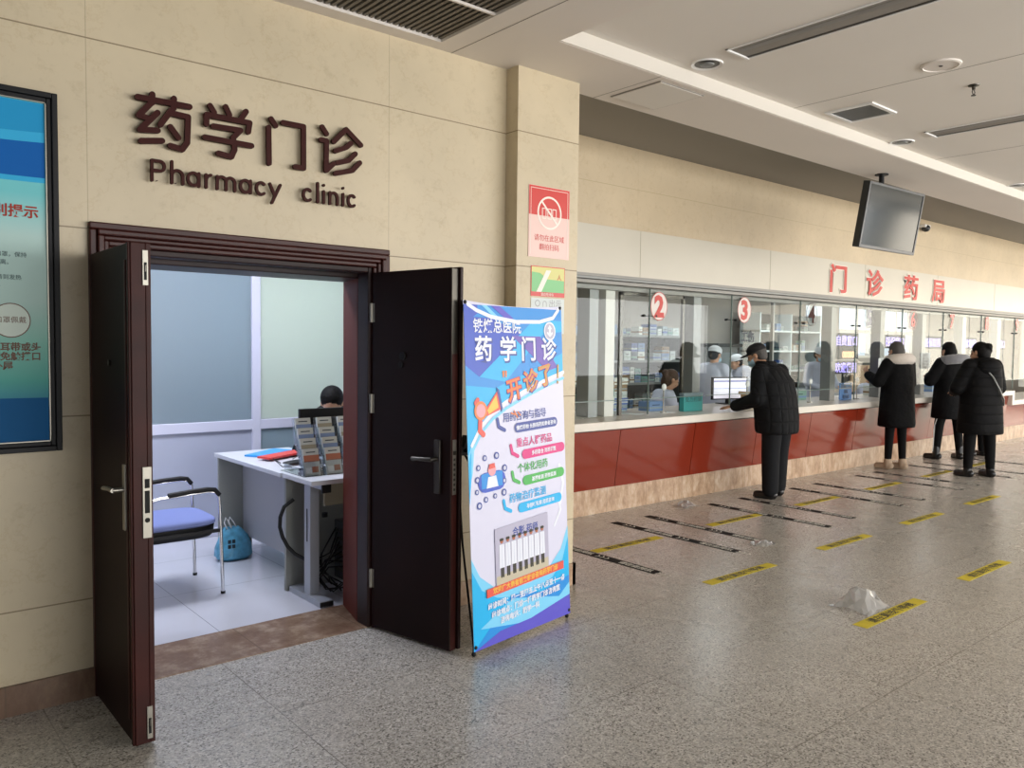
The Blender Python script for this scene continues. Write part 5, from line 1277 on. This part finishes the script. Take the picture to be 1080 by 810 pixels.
# woman with cream fur collar
figure('person', 'woman in black long coat with cream fur collar and beige shoes at window 6', (10.50, 4.76, 0), R(20), 1.66, dict(
    head=(0, .05, 1.51), hpitch=.25, neck=(0, .01, 1.39), arms=(((-.27, .05, 1.12), (-.20, .30, 1.20)), ((.27, .06, 1.10), (.17, .28, 1.10))), hdir=((.1, .6, .8), (-.3, .9, .3)), palm=(1, 0, 0), curl=.7,
    legs=(((-.085, .02, .48), (-.09, .03, .085)), ((.085, -.01, .48), (.08, -.04, .085))), toes=((-.35, 1, 0), (-.25, 1, 0)), trouser='legging', tr=(.088, .058, .042),
    shoe='shoe_beige', boot=.11, coat='coat_black', ar=(.085, .075, .058), rings=LONG(.545, .215, .18), collar=('fur_white', (.125, .115, .070, 1.40, -.015), -.02, 35, 'fur_collar'), hair=('hair_grey', 'bob')))
# woman with grey fur hood
figure('person', 'woman in black coat with grey fur hood and striped leggings, third customer along the counter', (12.08, 4.74, 0), R(25), 1.66, dict(
    head=(0, .06, 1.52), hpitch=.3, neck=(0, .01, 1.39), arms=(((-.30, .05, 1.10), (-.12, .27, 1.16)), ((.30, .06, 1.08), (.12, .28, 1.08))), hdir=((.5, .7, .2), (-.5, .8, .2)), palm=(0, 0, -1), curl=.7,
    legs=(((-.14, .03, .48), (-.17, .03, .085)), ((.13, -.02, .48), (.16, -.04, .085))), toes=((-.45, 1, 0), (.25, 1, 0)), trouser='legging', tr=(.092, .064, .047), stripe=1,
    boot=.17, coat='coat_black', ar=(.09, .08, .06), rings=LONG(.575, .225, .185), collar=('fur_grey', (.15, .13, .068, 1.385, -.04), -.03, 35, 'fur_collar'), hair=('hair', 'bob')))
# woman in long black coat in front
figure('person', 'woman in long black hooded coat with bun, standing back from the counter behind the others', (10.70, 3.84, 0), R(30), 1.66, dict(
    head=(0, .05, 1.51), hpitch=.35, hyaw=-.25, neck=(0, .01, 1.39), arms=(((-.29, .05, 1.08), (-.13, .30, 1.02)), ((.29, .06, 1.08), (.11, .30, 1.02))), hdir=((.5, .7, -.1), (-.5, .8, -.1)), palm=(0, 0, -1), curl=.7,
    legs=(((-.12, .02, .48), (-.13, .02, .085)), ((.12, -.02, .48), (.14, -.03, .085))), toes=((-.35, 1, 0), (.0, 1, 0)), trouser='legging', tr=(.098, .070, .050),
    boot=.16, strap=1, coat='coat_black_h', ar=(.095, .085, .062), rings=LONG(.53, .24, .20), collar=('coat_black_h', (.10, .095, .045, 1.40, -.01), -.01), hood=((0, -.12, 1.33), (.15, .09, .11)), hair=('hair', 'bun')))
# fifth customer, mostly hidden
figure('person', 'person in black almost hidden behind the two women, standing at the counter', (12.78, 4.62, 0), R(10), 1.60, dict(
    head=(0, .05, 1.51), hpitch=.25, arms=(((-.27, .05, 1.10), (-.17, .28, 1.12)), ((.27, .06, 1.10), (.15, .28, 1.10))), palm=(0, 0, -1), curl=.7,
    legs=(((-.10, .02, .48), (-.11, .02, .085)), ((.10, -.01, .48), (.11, -.02, .085))), toes=((-.2, 1, 0), (.2, 1, 0)), trouser='legging', tr=(.10, .075, .055),
    coat='coat_black', rings=LONG(.60, .22, .18), hair=('hair', 'bob')), voxel=.010)
# staff behind the glass
def staff(label, loc, az, H, seated=False, **kw):
    if seated:
        p = dict(pelvis=(0, -.02, .50), chest=(0, .01, .80), neck=(0, .03, .98), head=(0, .10, 1.12), sh=.93, arms=(((-.24, .08, .72), (-.15, .33, .80)), ((.24, .08, .72), (.15, .33, .80))),
                 legs=(((-.12, .40, .46), (-.12, .38, .085)), ((.12, .40, .46), (.12, .38, .085))), toes=((0, 1, 0), (0, 1, 0)), rings=[(0, .0, .40, .20, .17), (0, 0, .55, .21, .17), (0, .0, .75, .21, .16), (0, .01, .90, .20, .14), (0, .03, 1.0, .09, .09)])
    else:
        p = dict(arms=(((-.25, .05, 1.10), (-.17, .28, 1.05)), ((.25, .06, 1.10), (.15, .28, 1.02))), legs=(((-.10, .02, .48), (-.10, .02, .085)), ((.10, -.01, .48), (.10, -.02, .085))), toes=((-.1, 1, 0), (.1, 1, 0)), rings=LONG(.55, .20, .16))
    p.update(dict(palm=(0, 0, -1), curl=.5, trouser='coat_white', shoe='white', coat='coat_white', ar=(.075, .065, .05), hair=('hair', 'short'))); p.update(kw)
    return figure('person', label, loc, az, H, p, voxel=.012)
st1 = staff('seated staff member with brown hair and pale coat inside window 2', (7.80, 6.38, 0), R(120), 1.68, True, hair=('hair_brown', 'bun'), hpitch=.55, group='pharmacy staff')
staff('masked staff member in white coat standing inside window 4', (11.30, 6.30, 0), R(205), 1.56, False, mask=1, cap='nurse', hpitch=.3, group='pharmacy staff')
staff('masked white-coated staff member nearer the post behind window 3', (8.77, 6.35, 0), R(90), 1.56, False, cap='nurse', mask=1, group='pharmacy staff')
staff('white-coated staff member beside the tall cabinet behind window 3', (9.80, 6.62, 0), R(300), 1.50, False, head=(0, .10, 1.47), cap='nurse', group='pharmacy staff')
staff('seated staff member in white coat inside window 5', (13.0, 6.42, 0), R(170), 1.62, True, mask=1, group='pharmacy staff')
staff('seated person with black hair behind the office desk monitor', (2.86, 5.44, 0), R(215), 1.66, True, coat='coat_black', trouser='legging', shoe='shoe_black', hair=('hair', 'pony'), hpitch=1.0, head=(0, .13, 1.10))
def stool(x, y, lab):
    t = thing('staff_stool', lab, 'stool', (x, y, 0), group='staff stools')
    MB().lathe([(.001, .31), (.17, .31), (.18, .33), (.17, .355), (.001, .36)], Matrix.Translation((x, y, 0)), 28).build('seat', 'black_plastic', t, smooth=40)
    b = MB(); b.cyl((x, y, .08), (x, y, .31), .025)
    for k in range(5): b.tube([(x, y, .09), (x+.22*math.cos(k*1.257), y+.22*math.sin(k*1.257), .03)], .015)
    b.build('base', 'steel', t)
stool(7.80, 6.38, 'stool under the brown-haired staff member inside window 2'); stool(13.0, 6.42, 'stool under the seated staff member inside window 5')

# pieces carried by a part become its sub-parts
UNDER = {'printed_design': ('sheet', 'banner_sheet'), 'printed_lettering': ('sheet', 'carton_body', 'board', 'strip'), 'printed_pattern': ('strip', 'bag_body'), 'printed_notice': ('screen',), 'grommet': ('banner_sheet',),
         'arm_pad': ('front_leg',), 'screen': ('housing',), 'bezel': ('housing',), 'rear_cover': ('housing',), 'handle': ('bag_body',), 'inner_trim': ('frame',), 'peephole': ('door_leaf',), 'flush_bolt': ('door_leaf',), 'rear_plate': ('case',)}
for root in [o for o in COL.objects if o.parent is None and o.children]:
    kids = list(root.children); st_ = lambda o: o.name.split('.')[0]
    for k in kids:
        for pn in UNDER.get(st_(k), ()):
            c = [q for q in kids if st_(q) == pn]
            if not c: continue
            if st_(k) == 'arm_pad': c = sorted(c, key=lambda q: abs(sum(v.co.y for v in q.data.vertices)/len(q.data.vertices)-sum(v.co.y for v in k.data.vertices)/len(k.data.vertices)))
            k.parent = c[0]; k.matrix_parent_inverse = Matrix.Identity(4); break

# ------------------------------------------------------------------ light
wd = bpy.data.worlds.new('sky'); S.world = wd; wd.use_nodes = True
bg = wd.node_tree.nodes['Background']; bg.inputs[0].default_value = (.86, .94, 1.0, 1); bg.inputs[1].default_value = 1.0
def area(name, loc, size, energy, rot, color=(1, 1, 1), spread=180):
    l = bpy.data.lights.new(name, 'AREA'); l.shape = 'RECTANGLE'; l.size, l.size_y = size; l.energy = energy; l.color = color; l.spread = R(spread)
    o = bpy.data.objects.new(name, l); COL.objects.link(o); o.location = loc; o.rotation_euler = rot; return o
SK = (.93, .965, 1.0)
# daylight entering the hall's window walls
area('daylight_front', (12, -6.35, 1.8), (22, 2.3), 1350, (R(90), 0, 0), (1.0, .985, .97))
area('daylight_end', (XE-.25, -.6, 1.7), (11, 2.6), 520, (R(90), 0, R(90)), (1.0, .88, .70))
# pharmacy ceiling panels and rear windows
for x in (6.5, 9.5, 12.5, 16, 20): area('pharmacy_lamp', (x, 6.9, 2.70), (1.2, .6), 19, (0, 0, 0), (.95, .98, 1))
area('daylight_rear', (17, 8.9, 1.95), (5.2, 1.1), 60, (R(-90), 0, 0), (.95, .98, 1))
# office ceiling panel and corridor behind the frosted glass
area('office_lamp', (1.9, 5.3, 2.72), (1.2, .6), 60, (0, 0, 0), (.84, .88, 1))
area('corridor_lamp', (3.1, 7.4, 2.5), (.8, .8), 70, (0, 0, 0), (.93, 1, .97))

# ------------------------------------------------------------------ camera
yaw, pitch, roll, f = R(40.122), R(-2.787), R(.649), 853.84
cy, sy, cp, sp = math.cos(yaw), math.sin(yaw), math.cos(pitch), math.sin(pitch)
fw = Vector((sy*cp, cy*cp, sp)); r0 = Vector((cy, -sy, 0)); u0 = r0.cross(fw)
cr, sr = math.cos(roll), math.sin(roll)
r2 = r0*cr+u0*sr; u2 = u0*cr-r0*sr
cam = bpy.data.cameras.new('camera'); cam.sensor_width = 36; cam.lens = f/1080*36; cam.clip_start = .05
co = bpy.data.objects.new('camera', cam); COL.objects.link(co)
co.matrix_world = Matrix(((r2.x, u2.x, -fw.x, 0), (r2.y, u2.y, -fw.y, 0), (r2.z, u2.z, -fw.z, 1.55), (0, 0, 0, 1)))
S.camera = co
S.view_settings.view_transform = 'Standard'; S.view_settings.look = 'None'; S.view_settings.gamma = 1; S.view_settings.use_curve_mapping = False
S.view_settings.exposure = 0.0
S.cycles.max_bounces = 10; S.cycles.transparent_max_bounces = 16; S.cycles.diffuse_bounces = 4
